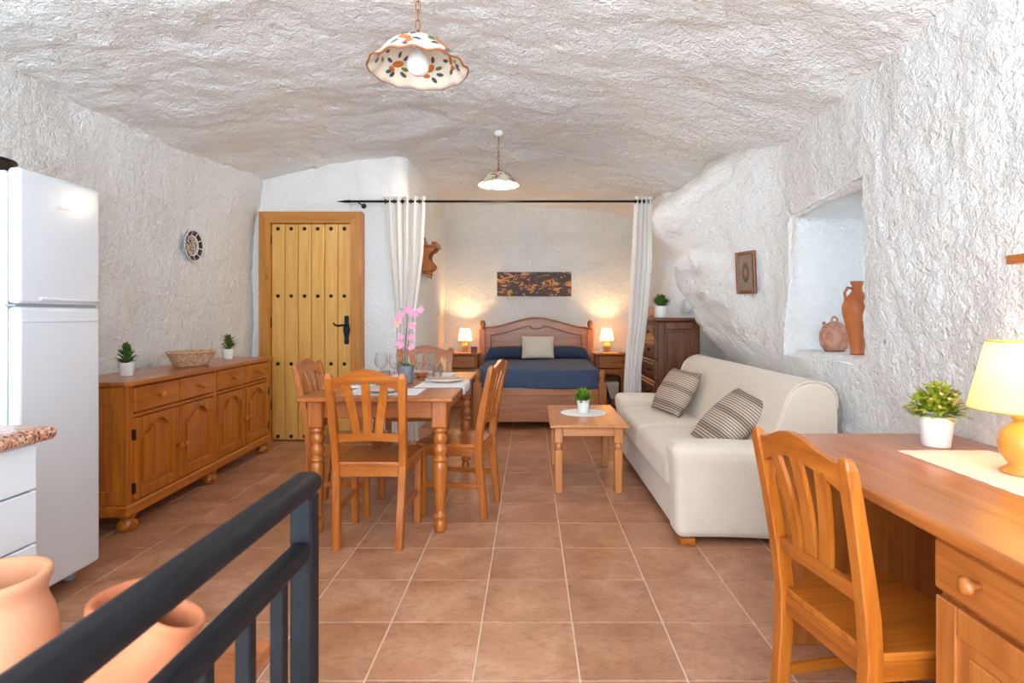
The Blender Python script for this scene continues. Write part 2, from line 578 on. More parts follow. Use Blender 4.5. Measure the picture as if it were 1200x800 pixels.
def sheet(name, fn, us, vs_, mat, skip=None, amp=1.0, extra=None, nrm=None, rel=1.0):
    m = MB()
    P = [cave(fn(u, v), amp if not callable(amp) else amp(u, v)) for v in vs_ for u in us]
    if nrm:
        nv = Vector(nrm)
        P = [p + nv * relief(p, rel) for p in P]
    nu = len(us); fs = []
    for j in range(len(vs_) - 1):
        for i in range(nu - 1):
            if skip and skip((us[i] + us[i + 1]) / 2, (vs_[j] + vs_[j + 1]) / 2):
                continue
            fs.append((j * nu + i, j * nu + i + 1, (j + 1) * nu + i + 1, (j + 1) * nu + i))
    m.add(P, fs, True)
    if extra: extra(m)
    o = m.build(name, mat)
    o['kind'] = 'structure'
    return o

ZS = frange(-0.02, 2.95, 0.024)

# floor slab with its tiles
TP = 0.356
TX0, TY0 = -0.19, 1.868
floor = MB().box(-2.9, 2.5, -1.3, 8.15, -0.12, -0.0035, 0.002).build('floor', GROUT)
tag(floor, 'terracotta tiled floor with pale grout lines', None, None, 'structure')
tile0 = None
for j in range(-5, 18):
    for i in range(-8, 6):
        x0, y0 = TX0 + i * TP, TY0 + j * TP
        cx, cy = x0 + TP / 2, y0 + TP / 2
        if cy < 0.75 or cy > 8.0: continue
        if cx < -2.8 or cx > 1.75: continue
        if cy > 5.62 and cx < -1.3: continue
        if cy > 6.3 and cx > 1.5: continue
        if tile0 is None:
            g = 0.0032
            tile0 = MB().box(-TP / 2 + g, TP / 2 - g, -TP / 2 + g, TP / 2 - g, -0.012, 0.0, 0.0016).build('tile', TILE, floor)
            tile0.location = (cx, cy, 0)
        else:
            part_copy(tile0, floor, (cx, cy, 0))

# left wall
LEFTX = -2.76
def fn_left(u, v):
    lean = 0.10 * sm(1.7, 2.7, v)
    return (LEFTX + lean + 0.05 * math.sin(u * 1.3), u, v)
tag(sheet('wall_left', fn_left, frange(-1.25, 2.2, 0.08) + frange(2.2, 5.75, 0.024)[1:], ZS, PLASTER, nrm=(1, 0, 0)), 'rough white plastered cave wall behind the fridge and sideboard')

# wall with the door; its right edge turns into the alcove
def path_fn(pts):
    acc = [0.0]
    for a, b in zip(pts, pts[1:]):
        acc.append(acc[-1] + math.dist(a, b))
    def f(s):
        for k in range(len(pts) - 1):
            if s <= acc[k + 1] or k == len(pts) - 2:
                t = (s - acc[k]) / max(1e-6, acc[k + 1] - acc[k])
                return (lerp(pts[k][0], pts[k + 1][0], t), lerp(pts[k][1], pts[k + 1][1], t))
    return f, acc[-1]
def arc(cx, cy, r, a0, a1, n=6):
    return [(cx + r * math.cos(math.radians(lerp(a0, a1, k / n))), cy + r * math.sin(math.radians(lerp(a0, a1, k / n)))) for k in range(n + 1)]
pf, L = path_fn([(-2.95, 5.53)] + arc(-1.32, 5.65, 0.12, -90, 0) + [(-1.20, 5.72)])
tag(sheet('wall_back', lambda u, v: (*pf(u), v), frange(0, L, 0.024), ZS, PLASTER_SOFT, nrm=(0, -1, 0), rel=0.5,
          amp=lambda u, v: 0.25 + 0.75 * sm(2.2, 2.6, v)), 'white plastered wall holding the studded wooden door')
tag(sheet('wall_alcove_left', lambda u, v: (-1.20, u, v), frange(5.68, 8.2, 0.03), ZS, PLASTER_SOFT, amp=0.6, nrm=(1, 0, 0), rel=0.5), 'left side wall of the bed alcove')
tag(sheet('wall_alcove_back', lambda u, v: (u, 8.0 + 0.03 * math.cos(v * 2), v), frange(-1.35, 1.6, 0.024), ZS, PLASTER, amp=1.1, nrm=(0, -1, 0), rel=1.3), 'rough plastered wall behind the bed headboard')
pr, L2 = path_fn([(1.46, 8.15), (1.46, 6.40)] + [(1.46 + 0.14 * (1 - math.cos(a * PI / 12)), 6.36 - 0.14 * math.sin(a * PI / 12)) for a in range(7)] + [(2.5, 6.22)])
tag(sheet('wall_alcove_right', lambda u, v: (*pr(u), v), frange(0, L2, 0.03), ZS, PLASTER_SOFT, amp=0.6, nrm=(-0.7, -0.7, 0), rel=0.8), 'plastered wall turning from the bed alcove behind the dark chest')

# right wall: deep window recess, then a bulging rock shoulder that hides a high window
XE = [(0, 1.82), (0.80, 1.78), (0.95, 1.66), (1.19, 1.486), (1.39, 1.397), (1.65, 1.286), (1.87, 1.17), (2.09, 1.116), (2.205, 1.19), (2.353, 1.323), (2.54, 1.60), (2.9, 1.95)]
def xe(z):
    return (interp(XE, z - 0.06) + interp(XE, z) * 2 + interp(XE, z + 0.06)) / 4
def right_base(y):
    return interp([(-1.3, 1.63), (2.0, 1.63), (3.0, 1.715), (9, 1.73)], y)
def right_x(y, z):
    w = sm(3.75, 4.95, y) ** 1.15
    ridge = noise.noise(Vector((1.0, (y * 0.7 + z) * 3.4, (y - z * 0.5) * 1.3))) * 0.085 + noise.noise(Vector((5.0, (y * 0.5 + z) * 8.0, (y - z * 0.4) * 3.0))) * 0.035
    return lerp(right_base(y) - 0.05 * sm(1.9, 2.6, z), xe(z), w) + ridge * sm(3.9, 4.6, y) * sm(0.85, 1.3, z) * (1 - 0.6 * sm(2.2, 2.5, z))
YE = 4.95
def fn_right(u, v):
    if u <= YE:
        return (right_x(u, v), u, v)
    w = u - YE; r = 0.16; q = r * PI / 2
    x0 = right_x(YE, v)
    if w <= q:
        a = w / r
        return (x0 + r * (1 - math.cos(a)), YE + r * math.sin(a), v)
    t = min(1.0, (w - q) / 0.9)
    return (lerp(x0 + r, 2.5, t), YE + r, v)
NY0, NY1, NZ0, NZ1 = 2.86, 3.76, 0.955, 1.905
us = frange(-1.25, 0.9, 0.08) + frange(0.9, NY0, 0.02)[1:]
us = us + frange(NY0, NY1, 0.025)[1:] + frange(NY1, YE, 0.022)[1:] + frange(YE, YE + 1.2, 0.04)[1:]
vz = frange(-0.02, NZ0, 0.024) + frange(NZ0, NZ1, 0.025)[1:] + frange(NZ1, 2.95, 0.022)[1:]
def recess(m):
    ys = frange(NY0, NY1, 0.025); zs = frange(NZ0, NZ1, 0.025)
    loop = [(y, NZ0) for y in ys] + [(NY1, z) for z in zs[1:]] + [(y, NZ1) for y in reversed(ys[:-1])] + [(NY0, z) for z in reversed(zs[1:-1])]
    cy, cz, hy, hz = (NY0 + NY1) / 2, (NZ0 + NZ1) / 2, (NY1 - NY0) / 2, (NZ1 - NZ0) / 2
    r = 0.03
    steps = [(r * (1 - math.cos(a)), r * math.sin(a)) for a in (0, 0.3, 0.6, 0.95, 1.25, PI / 2)]
    steps = [(d, i) for d, i in [(r * math.sin(a), r * (1 - math.cos(a))) for a in (0, 0.35, 0.7, 1.05, PI / 2)]]
    steps += [(r + k * 0.035, r) for k in range(1, 20)]
    n = len(loop); vs_ = []; fs = []
    for k, (d, ins) in enumerate(steps):
        t = min(1, ins / r)
        for (y, z) in loop:
            a, b = (y - cy) / hy, (z - cz) / hz
            kk = 0.22 * t
            a2, b2 = a * math.sqrt(1 - kk * b * b / 2), b * math.sqrt(1 - kk * a * a / 2)
            if b < 0: b2 = b
            p = (right_x(y, z) * (1 - sm(0, 0.7, d)) + 1.69 * sm(0, 0.7, d) + d, cy + a2 * (hy - ins), cz + b2 * (hz - ins))
            c_ = cave(p, 1.0 - 0.75 * t)
            vs_.append(c_ + Vector((-1, 0, 0)) * relief(c_, 1.0 - t) + Vector((0, 0.5 if y > cy else -0.5, 0)) * relief(c_, 0.7 * t))
    for k in range(len(steps) - 1):
        for i in range(n):
            fs.append((k * n + i, k * n + (i + 1) % n, (k + 1) * n + (i + 1) % n, (k + 1) * n + i))
    m.add(vs_, fs, True)
tag(sheet('wall_right', fn_right, us, vz, PLASTER, skip=lambda u, v: NY0 < u < NY1 and NZ0 < v < NZ1, extra=recess, amp=lambda u, v: 1.0 + 1.3 * sm(3.95, 4.7, u) * sm(0.8, 1.2, v), nrm=(-1, 0, 0), rel=1.15),
    'bulging white cave wall with a deep window recess beside the sofa')
tag(sheet('wall_far_right', lambda u, v: (2.38, u, v), frange(4.9, 5.3, 0.05) + frange(5.3, 5.95, 0.05)[1:] + frange(5.95, 6.4, 0.05)[1:],
          frange(-0.02, 1.7, 0.06) + frange(1.7, 2.4, 0.05)[1:] + frange(2.4, 2.95, 0.06)[1:], PLASTER_SOFT, amp=0.3,
          skip=lambda u, v: 5.3 < u < 5.95 and 1.7 < v < 2.4), 'outer wall behind the rock shoulder with a small window')

# ceiling vault
def ceil_z(x, y=9.0):
    k = 0.29 if x < -0.5 else lerp(0.44, 0.29, sm(3.8, 5.0, y))
    return 2.79 - k * ((x + 0.5) / 2.25) ** 2
tag(sheet('ceiling', lambda u, v: (u, v, ceil_z(u, v)), frange(-2.95, 2.5, 0.026), frange(-1.25, 1.9, 0.08) + frange(1.9, 8.2, 0.026)[1:], CEILM, amp=1.35, nrm=(0, 0, -1), rel=1.25),
    'low vaulted ceiling of rough off-white plaster')

def window_unit(name, x, y0, y1, z0, z1, label):
    w = empty(name, (x, (y0 + y1) / 2, z0)); w['kind'] = 'structure'; w['label'] = label
    hy, h = (y1 - y0) / 2, z1 - z0
    f = MB()
    f.box(-0.03, 0.03, -hy, -hy + 0.05, 0, h); f.box(-0.03, 0.03, hy - 0.05, hy, 0, h)
    f.box(-0.03, 0.03, -hy + 0.05, hy - 0.05, 0, 0.05); f.box(-0.03, 0.03, -hy + 0.05, hy - 0.05, h - 0.05, h)
    f.build('window_frame', WHITEL, w)
    MB().box(-0.022, 0.022, -0.022, 0.022, 0.05, h - 0.05).build('mullion', WHITEL, w)
    for s in (-1, 1):
        a, b = sorted((s * 0.022, s * (hy - 0.05)))
        MB().box(-0.003, 0.003, a, b, 0.05, h - 0.05, 0.0005).build('pane', PANE, w)
window_unit('window_1', 2.36, 2.86, 3.76, 0.96, 1.90, 'white framed window at the end of the deep recess')
window_unit('window_2', 2.40, 5.28, 5.97, 1.68, 2.42, 'small white framed window behind the rock shoulder')

# ------------------------------------------------------------------ door
door = empty('door_1', (-2.115, 5.505, 0)); door['kind'] = 'structure'
door['label'] = 'studded pine plank door with black iron handle'
def mitre(pts, name):
    MB().prism(pts, -0.06, 0.02, 'Y').build(name, FRAMEW['Z'], door)
fw = 0.11
for s in (-1, 1):
    mitre([(s * 0.495, 0), (s * 0.495, 2.212), (s * (0.495 - fw), 2.212 - fw), (s * (0.495 - fw), 0)], 'door_jamb')
MB().prism([(-0.495, 2.212), (0.495, 2.212), (0.495 - fw, 2.212 - fw), (-0.495 + fw, 2.212 - fw)], -0.06, 0.02, 'Y').build('door_head', FRAMEW['X'], door)
MB().box(-0.5, 0.5, 0.015, 0.03, 0, 2.2, 0.001).build('door_backing', FRAMEW['Z'], door)
pw = 0.77 / 6
for k in range(6):
    x = -0.385 + pw * (k + 0.5)
    p = MB().box(x - pw / 2 + 0.0025, x + pw / 2 - 0.0025, -0.035, 0.01, 0.008, 2.097, 0.006).build('plank', DOORW['Z'], door)
    for z in (0.045, 0.745, 1.40, 2.05):
        MB().lathe([(0.018, 0), (0.018, 0.004), (0.013, 0.011), (0.005, 0.014), (0.0, 0.0145)], 12, T(x, -0.0345, z) @ R(PI / 2, 'X')).build('stud', IRON, p)
hp = MB()
prof = []
for k in range(15):
    t = k / 14
    w = 0.012 + 0.016 * math.sin(PI * t) ** 0.5 + 0.005 * math.cos(t * 4 * PI)
    prof.append((w, 0.935 + 0.275 * t))
hp.prism([(0.345 + w, z) for w, z in prof] + [(0.345 - w, z) for w, z in reversed(prof)], -0.045, -0.034, 'Y')
hpo = hp.build('handle_plate', IRON, door)
MB().tube([(0.345, -0.04, 1.12), (0.345, -0.085, 1.12), (0.325, -0.095, 1.12), (0.28, -0.095, 1.113), (0.25, -0.095, 1.12), (0.235, -0.095, 1.135), (0.243, -0.095, 1.145)], 0.008, 8,
          radii=[0.009, 0.009, 0.010, 0.011, 0.009, 0.007, 0.006]).build('lever', IRON, hpo)
for z in (0.3, 1.1, 1.9):
    MB().lathe([(0.008, 0), (0.008, 0.09)], 8, T(-0.388, -0.045, z)).build('hinge', IRON, door)

# ------------------------------------------------------------------ kitchen side: fridge, cabinet, worktop
fr = empty('fridge', (-2.3, 2.41, 0))
tag(fr, 'tall white two-door fridge freezer beside the sideboard', 'fridge')
MB().box(-0.32, 0.252, -0.205, 0.205, 0.05, 1.775, 0.012).build('body', FRIDGEM, fr)
def fdoor(z0, z1, name):
    m = MB(); m.rbox(0.262, 0.312, -0.21, 0.21, z0, z1, 0.018, 4, 2)
    return m.build(name, FRIDGEM, fr)
d1 = fdoor(1.250, 1.785, 'freezer_door')
d2 = fdoor(0.075, 1.240, 'fridge_door')
MB().rbox(0.297, 0.319, -0.12, 0.20, 1.262, 1.279, 0.009, 3, 2).build('handle', FRIDGEM, d1)
MB().box(0.253, 0.295, -0.205, 0.205, 1.2405, 1.2495, 0.001).build('gap_seal', GREYP, fr)
MB().box(0.3105, 0.3135, -0.03, 0.035, 1.655, 1.665, 0.001).build('badge', mat_plain('silver_badge', (196, 198, 202), 0.3, 0.3), d1)
MB().rbox(0.30, 0.3145, -0.20, 0.20, 1.175, 1.19, 0.005, 2, 2).build('door_groove', FRIDGEM, d2)
for sx in (-0.26, 0.2):
    for sy in (-0.17, 0.17):
        MB().lathe([(0.02, 0), (0.024, 0.01), (0.018, 0.055)], 10, T(sx, sy, 0)).build('foot', GREYP, fr)

tray = empty('dish', (-2.35, 2.42, 1.776))
tag(tray, 'dark round dish lying on top of the fridge', 'dish')
m = MB(); m.lathe([(0.0, 0.0), (0.06, 0.0), (0.09, 0.03), (0.115, 0.085), (0.118, 0.095), (0.105, 0.09), (0.08, 0.035), (0.0, 0.012)], 24)
m.build('dish_bowl', DARKLEATHER, tray)
MB().torus(T(0, 0, 0.095), 0.113, 0.008, 24, 6).build('rim', IRON, tray)

kc = empty('kitchen_cabinet', (-1.66, 0.95, 0))
tag(kc, 'white kitchen base cabinet with drawers under the granite worktop', 'cabinet')
MB().box(-0.30, 0.29, -0.62, 0.60, 0.1, 0.858, 0.003).build('body', WHITEL, kc)
MB().box(-0.28, 0.25, -0.60, 0.58, 0.0, 0.1, 0.002).build('plinth', GREYP, kc)
for (z0, z1) in ((0.105, 0.437), (0.441, 0.581), (0.586, 0.726), (0.731, 0.855)):
    for (a, b) in ((-0.617, -0.012), (-0.008, 0.597)):
        MB().box(0.291, 0.312, a, b, z0, z1, 0.003).build('drawer', WHITEL, kc)
wt = MB(); wt.rbox(-2.0, -1.315, 0.28, 1.585, 0.8595, 0.90, 0.0195, 4, 3)
tag(wt.build('worktop', GRANITE), 'speckled pink granite worktop on the white kitchen cabinet', 'worktop')

# ------------------------------------------------------------------ sideboard
SBX = {}
sb = empty('sideboard', (-2.27, 4.08, 0), math.radians(3.2))
tag(sb, 'long honey pine sideboard with four drawers and four arched doors', 'sideboard')
# local: x 0 = front face, body goes to -x; y along its length
HL = 0.965
MB().box(-0.40, -0.026, -HL, HL, 0.16, 0.815, 0.003).build('carcass', SIDEB['Z'], sb)
top = MB()
for (o, z0, z1) in ((0.012, 0.812, 0.822), (0.035, 0.822, 0.842)):
    top.prism([(-0.41, -HL - o), (o - 0.03, -HL - o), (o, -HL - o + 0.03), (o, HL + o - 0.03), (o - 0.03, HL + o), (-0.41, HL + o)], z0, z1, 'Z')
top.build('top', SIDEB['Y'], sb)
MB().box(-0.40, 0.018, -HL - 0.02, HL + 0.02, 0.095, 0.162, 0.012).build('base_moulding', SIDEB['Y'], sb)
# frame posts and rails
for y in (-HL + 0.025, 0.0, HL - 0.025):
    MB().box(-0.03, 0.0, y - 0.025, y + 0.025, 0.16, 0.815, 0.003).build('stile', SIDEB['Z'], sb)
MB().box(-0.03, -0.002, -HL, HL, 0.635, 0.655, 0.002).build('rail', SIDEB['Y'], sb)
def knob(parent, M, mat, s=1.0):
    m = MB(); m.lathe([(0.007 * s, 0), (0.007 * s, 0.012 * s), (0.015 * s, 0.020 * s), (0.016 * s, 0.027 * s), (0.010 * s, 0.033 * s), (0.0, 0.034 * s)], 12, M)
    return m.build('knob', mat, parent)
def arch_poly(a0, a1, z0, z1, rise, n=10):
    # outline with an ogee-arched top between a0 and a1
    pts = [(a0, z0), (a1, z0), (a1, z1 - rise)]
    for k in range(n + 1):
        t = 1 - k / n
        s = abs(2 * t - 1)
        h = 1 - sm(0.15, 0.85, s)
        pts.append((lerp(a0, a1, t * 0.9 + 0.05), z1 - rise + rise * h))
    pts.append((a0, z1 - rise))
    return pts
W4 = (2 * HL - 0.10) / 4
ys4 = [-HL + 0.05, -HL + 0.05 + 0.455, 0.027, 0.027 + 0.455]
DW = 0.452
for k, y0 in enumerate(ys4):
    y1 = y0 + DW - 0.010
    d = MB().box(-0.02, 0.012, y0, y1, 0.662, 0.806, 0.007).build('drawer', SIDEB['Y'], sb)
    knob(d, T(0.011, (y0 + y1) / 2, 0.734) @ R(PI / 2, 'Y'), SIDEB['Z'], 1.25)
    dm = MB()
    st = 0.058
    dm.box(-0.02, 0.008, y0, y0 + st, 0.168, 0.63, 0.003); dm.box(-0.02, 0.008, y1 - st, y1, 0.168, 0.63, 0.003)
    dm.box(-0.02, 0.008, y0 + st, y1 - st, 0.168, 0.23, 0.003)
    n = 14; poly = [(y1 - st, 0.63), (y0 + st, 0.63)]
    for q in range(n + 1):
        t = q / n; s = abs(2 * t - 1)
        poly.append((lerp(y0 + st, y1 - st, t), 0.545 + 0.05 * (1 - sm(0.25, 0.8, s)) - 0.012 * sm(0.8, 1.0, s) * 0))
    dm.prism(poly, -0.02, 0.008, 'X')
    door_p = dm.build('cabinet_door', SIDEB['Z'], sb)
    pm = MB(); pm.box(-0.024, -0.014, y0 + st - 0.004, y1 - st + 0.004, 0.225, 0.60, 0.002)
    ap = arch_poly(y0 + st + 0.035, y1 - st - 0.035, 0.26, 0.565, 0.06)
    pm.prism(ap, -0.016, -0.001, 'X')
    pm.build('panel', SIDEB['Z'], door_p)
    inner = y1 - 0.025 if k % 2 == 0 else y0 + 0.025
    knob(door_p, T(0.007, inner, 0.385) @ R(PI / 2, 'Y'), SIDEB['Z'], 1.25)
    outer = y0 - 0.004 if k % 2 == 0 else y1 + 0.004
    for z in ((0.24, 0.54) if k in (0, 3) else ()):
        MB().box(-0.005, 0.013, outer - 0.010, outer + 0.010, z - 0.03, z + 0.03, 0.003).build('hinge', IRON, door_p)
# end panels
for s in (-1, 1):
    e = MB(); yo = s * HL
    a, b = sorted((yo, yo + s * 0.012))
    e.box(-0.40, -0.35, a, b, 0.165, 0.81, 0.002); e.box(-0.075, 0.0, a, b, 0.165, 0.81, 0.002)
    e.box(-0.35, -0.075, a, b, 0.72, 0.81, 0.002); e.box(-0.35, -0.075, a, b, 0.165, 0.24, 0.002)
    e.build('end_panel', SIDEB['Z'], sb)
for y in (-HL + 0.06, 0.0, HL - 0.06):
    for x in (-0.04, -0.35):
        MB().lathe([(0.028, 0), (0.046, 0.014), (0.052, 0.034), (0.046, 0.056), (0.030, 0.068), (0.042, 0.078), (0.044, 0.096)], 18, T(x, y, 0)).build('bun_foot', SIDEB['Z'], sb)

# ------------------------------------------------------------------ potted plants
def leaf_blade(m, base, d, L, w, curl, up=Vector((0, 0, 1))):
    d = d.normalized()
    side = d.cross(up)
    if side.length < 1e-3: side = Vector((1, 0, 0))
    side.normalize(); nrm = side.cross(d).normalized()
    P = []
    for t, ww in ((0, 0.25), (0.4, 1.0), (0.75, 0.75), (1.0, 0.05)):
        c = base + d * L * t + nrm * (-curl * L * t * t)
        P += [c - side * w * ww / 2 + nrm * w * 0.18 * ww, c + side * w * ww / 2 + nrm * w * 0.18 * ww]
    P2 = [P[0], P[1], P[3], P[2], P[5], P[4], P[7], P[6]]
    m.add(P2, [(0, 1, 2, 3), (3, 2, 4, 5), (5, 4, 6, 7)], True)

def potted(name, label, loc, h, r, kind, ph, pr, group, seed, potmat=None, mats=(None, None), n=150):
    rnd = random.Random(seed)
    p = empty(name, loc)
    tag(p, label, 'plant', group)
    m = MB(); m.lathe([(0.0, 0), (r * 0.78, 0), (r * 0.80, 0.004), (r, h - 0.004), (r, h), (r * 0.92, h), (r * 0.9, h * 0.86), (0, h * 0.86)], 24)
    m.build('pot', potmat or WHITEC, p)
    MB().lathe([(0.0, h * 0.865), (r * 0.9, h * 0.865)], 16).build('soil', SOIL, p)
    f = MB()
    c = Vector((0, 0, h * 0.85))
    for k in range(n):
        a = rnd.uniform(0, 2 * PI)
        if kind == 'spiky':
            lv = rnd.random(); base = c + Vector((0, 0, ph * 0.75 * lv))
            el = rnd.uniform(0.1, 0.6) + 0.7 * lv
            L = pr * (1.05 - 0.45 * lv) * rnd.uniform(0.8, 1.1)
            d = Vector((math.cos(a) * math.cos(el), math.sin(a) * math.cos(el), math.sin(el)))
            f.cur = 0
            leaf_blade(f, base, d, L, 0.018, -0.12)
            if rnd.random() < 0.35:
                f.cur = 1; tip = base + d * L
                leaf_blade(f, tip - d * 0.006, d, 0.016, 0.008, 0)
        elif kind == 'grass':
            el = math.asin(rnd.uniform(0.05, 1.0))
            d = Vector((math.cos(a) * math.cos(el), math.sin(a) * math.cos(el), math.sin(el) * 1.15))
            b = c + d * rnd.uniform(0.0, 0.6) * pr
            f.cur = 0 if rnd.random() < 0.75 else 1
            leaf_blade(f, b, d + Vector((rnd.uniform(-.4, .4), rnd.uniform(-.4, .4), rnd.uniform(-.1, .5))), pr * 0.55, 0.011, 0.1)
        else:
            el = math.asin(rnd.uniform(0.0, 1.0))
            d = Vector((math.cos(a) * math.cos(el), math.sin(a) * math.cos(el), math.sin(el) * 1.25))
            rr = rnd.uniform(0.35, 1.0)
            b = c + Vector((0, 0, ph * 0.12)) + d * pr * rr * 0.85
            f.cur = 0
            leaf_blade(f, b, d + Vector((rnd.uniform(-.6, .6), rnd.uniform(-.6, .6), rnd.uniform(-.2, .6))), 0.032, 0.016, 0.2)
            if rnd.random() < 0.3 and rr > 0.7:
                f.cur = 1
                for q in range(5):
                    qa = 2 * PI * q / 5
                    leaf_blade(f, b + d * 0.012, d * 0.5 + Vector((math.cos(qa), math.sin(qa), 0.3)), 0.017, 0.012, 0.2)
    fo = f.build('foliage', list(mats), p, weld=False)
    fo['kind'] = 'stuff'
    return p
SPM = (LEAFD, REDTIP)
PG = 'small white-potted artificial plants'
potted('potted_plant', 'spiky succulent in white pot on the sideboard beside the fridge', (-2.44, 3.42, 0.8425), 0.082, 0.043, 'spiky', 0.12, 0.075, PG, 3, mats=SPM, n=130)
potted('potted_plant', 'spiky succulent in white pot on the sideboard end by the door', (-2.56, 4.80, 0.8425), 0.085, 0.045, 'spiky', 0.125, 0.08, PG, 4, mats=SPM, n=130)
potted('potted_plant', 'grassy green tuft in white pot on the coffee table doily', (0.402, 4.27, 0.4785), 0.095, 0.048, 'grass', 0.13, 0.100, PG, 5, mats=(LEAFB, LEAF), n=330)
potted('potted_plant', 'red-tipped green plant in white pot on the dark chest', (1.30, 5.62, 1.1905), 0.115, 0.06, 'spiky', 0.085, 0.125, PG, 6, mats=(LEAF, REDTIP), n=200)
potted('potted_plant', 'yellow-flowered leafy plant in white pot on the desk', (1.386, 1.93, 0.7605), 0.102, 0.053, 'bush', 0.13, 0.090, PG, 8, mats=(LEAFY, YELLOW), n=430)

bk = empty('bread_basket', (-2.47, 4.13, 0.8425), math.radians(93))
tag(bk, 'shallow oval woven wicker basket on the sideboard', 'basket')
m = MB()
for k in range(9):
    t = k / 8
    m.torus(T(0, 0, 0.008 + 0.085 * t), 0.13 + 0.06 * t ** 0.8, 0.0075, 40, 6, 1.0, 0.72)
m.lathe([(0.0, 0.003), (0.13, 0.003)], 32, None, 1.0, 0.72)
m.build('woven_side', WICKER, bk)
MB().torus(T(0, 0, 0.1), 0.192, 0.011, 44, 8, 1.0, 0.72).build('rim', WICKER, bk)

# painted plate on the left wall
def mat_plate():
    m, nt, b = new_mat('blue_painted_plate')
    tc = N(nt, 'ShaderNodeTexCoord')
    sx = N(nt, 'ShaderNodeSeparateXYZ'); nt.links.new(tc.outputs['Object'], sx.inputs[0])
    ln = N(nt, 'ShaderNodeVectorMath', operation='LENGTH')
    cb = N(nt, 'ShaderNodeCombineXYZ'); nt.links.new(sx.outputs[0], cb.inputs[0]); nt.links.new(sx.outputs[1], cb.inputs[1])
    nt.links.new(cb.outputs[0], ln.inputs[0])
    sc = N(nt, 'ShaderNodeMath', operation='MULTIPLY'); sc.inputs[1].default_value = 1 / 0.125
    nt.links.new(ln.outputs['Value'], sc.inputs[0])
    at = N(nt, 'ShaderNodeMath', operation='ARCTAN2'); nt.links.new(sx.outputs[1], at.inputs[0]); nt.links.new(sx.outputs[0], at.inputs[1])
    mu = N(nt, 'ShaderNodeMath', operation='MULTIPLY'); mu.inputs[1].default_value = 10.0; nt.links.new(at.outputs[0], mu.inputs[0])
    sn = N(nt, 'ShaderNodeMath', operation='SINE'); nt.links.new(mu.outputs[0], sn.inputs[0])
    W, B, Tn = lin((222, 212, 198)), lin((26, 38, 66)), lin((150, 134, 118))
    petals = ramp(nt, sn.outputs[0], [(0.0, B), (0.85, B), (0.95, W)])
    nz = noise_tex(nt, tc.outputs['Object'], 38, 2)
    centre = ramp(nt, nz, [(0.40, B), (0.5, W), (0.6, Tn)])
    r1 = ramp(nt, sc.outputs[0], [(0.0, (0, 0, 0, 1)), (0.60, (0, 0, 0, 1)), (0.605, (1, 1, 1, 1))])
    ring = ramp(nt, sc.outputs[0], [(0.58, (0, 0, 0, 1)), (0.60, (1, 1, 1, 1)), (0.67, (1, 1, 1, 1)), (0.69, (0, 0, 0, 1)), (0.95, (0, 0, 0, 1)), (0.97, (1, 1, 1, 1))])
    c = mixc(nt, centre, petals, r1)
    c = mixc(nt, c, W, ring)
    nt.links.new(c, b.inputs['Base Color'])
    b.inputs['Roughness'].default_value = 0.2
    return m
pl = empty('wall_plate', (cave(fn_left(4.62, 1.78)).x + 0.012, 4.62, 1.78))
pl.rotation_euler = (0, PI / 2, 0)
tag(pl, 'blue and white painted ceramic plate hung on the wall', 'plate')
MB().lathe([(0.0, 0.006), (0.07, 0.006), (0.085, 0.014), (0.122, 0.026), (0.125, 0.024), (0.08, 0.006), (0.06, 0.0), (0.0, 0.0)], 40).build('plate_disc', mat_plate(), pl)
MB().torus(T(0, 0, 0.026), 0.124, 0.003, 40, 6).build('rim', WHITEC, pl)

# ------------------------------------------------------------------ dining table and chairs
def turned(m, x, y, prof, n=18):
    m.lathe(prof, n, T(x, y, 0))
TC = (-0.845, 3.795)
tb = empty('dining_table', (TC[0], TC[1], 0))
tag(tb, 'honey pine dining table with turned legs, set for a meal', 'table')
hx, hy = 0.425, 0.725
t = MB(); t.box(-hx, hx, -hy, hy, 0.735, 0.76, 0.008); t.build('tabletop', PINE['Y'], tb)
for s in (-1, 1):
    MB().box(s * 0.345 - 0.011, s * 0.345 + 0.011, -0.59, 0.59, 0.635, 0.735, 0.003).build('apron', PINE['Y'], tb)
    MB().box(-0.31, 0.31, s * 0.632 - 0.011, s * 0.632 + 0.011, 0.635, 0.735, 0.003).build('apron', PINE['X'], tb)
LEGP = [(0.0, 0.0), (0.024, 0.0), (0.030, 0.012), (0.033, 0.035), (0.029, 0.060), (0.022, 0.072), (0.033, 0.082), (0.036, 0.092), (0.033, 0.102), (0.022, 0.110),
        (0.025, 0.125), (0.030, 0.20), (0.035, 0.29), (0.039, 0.36), (0.037, 0.382), (0.028, 0.392), (0.038, 0.400), (0.040, 0.408), (0.030, 0.418), (0.026, 0.425),
        (0.034, 0.440), (0.039, 0.458), (0.034, 0.478), (0.026, 0.490), (0.034, 0.503), (0.040, 0.520), (0.034, 0.540), (0.026, 0.552), (0.036, 0.562), (0.038, 0.570), (0.032, 0.580), (0.03, 0.59)]
leg0 = None
for sx in (-1, 1):
    for sy in (-1, 1):
        if leg0 is None:
            m = MB(); turned(m, 0, 0, LEGP); m.box(-0.042, 0.042, -0.042, 0.042, 0.585, 0.735, 0.006)
            leg0 = m.build('leg', PINE['Z'], tb); leg0.location = (sx * 0.343, sy * 0.632, 0)
        else:
            part_copy(leg0, tb, (sx * 0.343, sy * 0.632, 0))

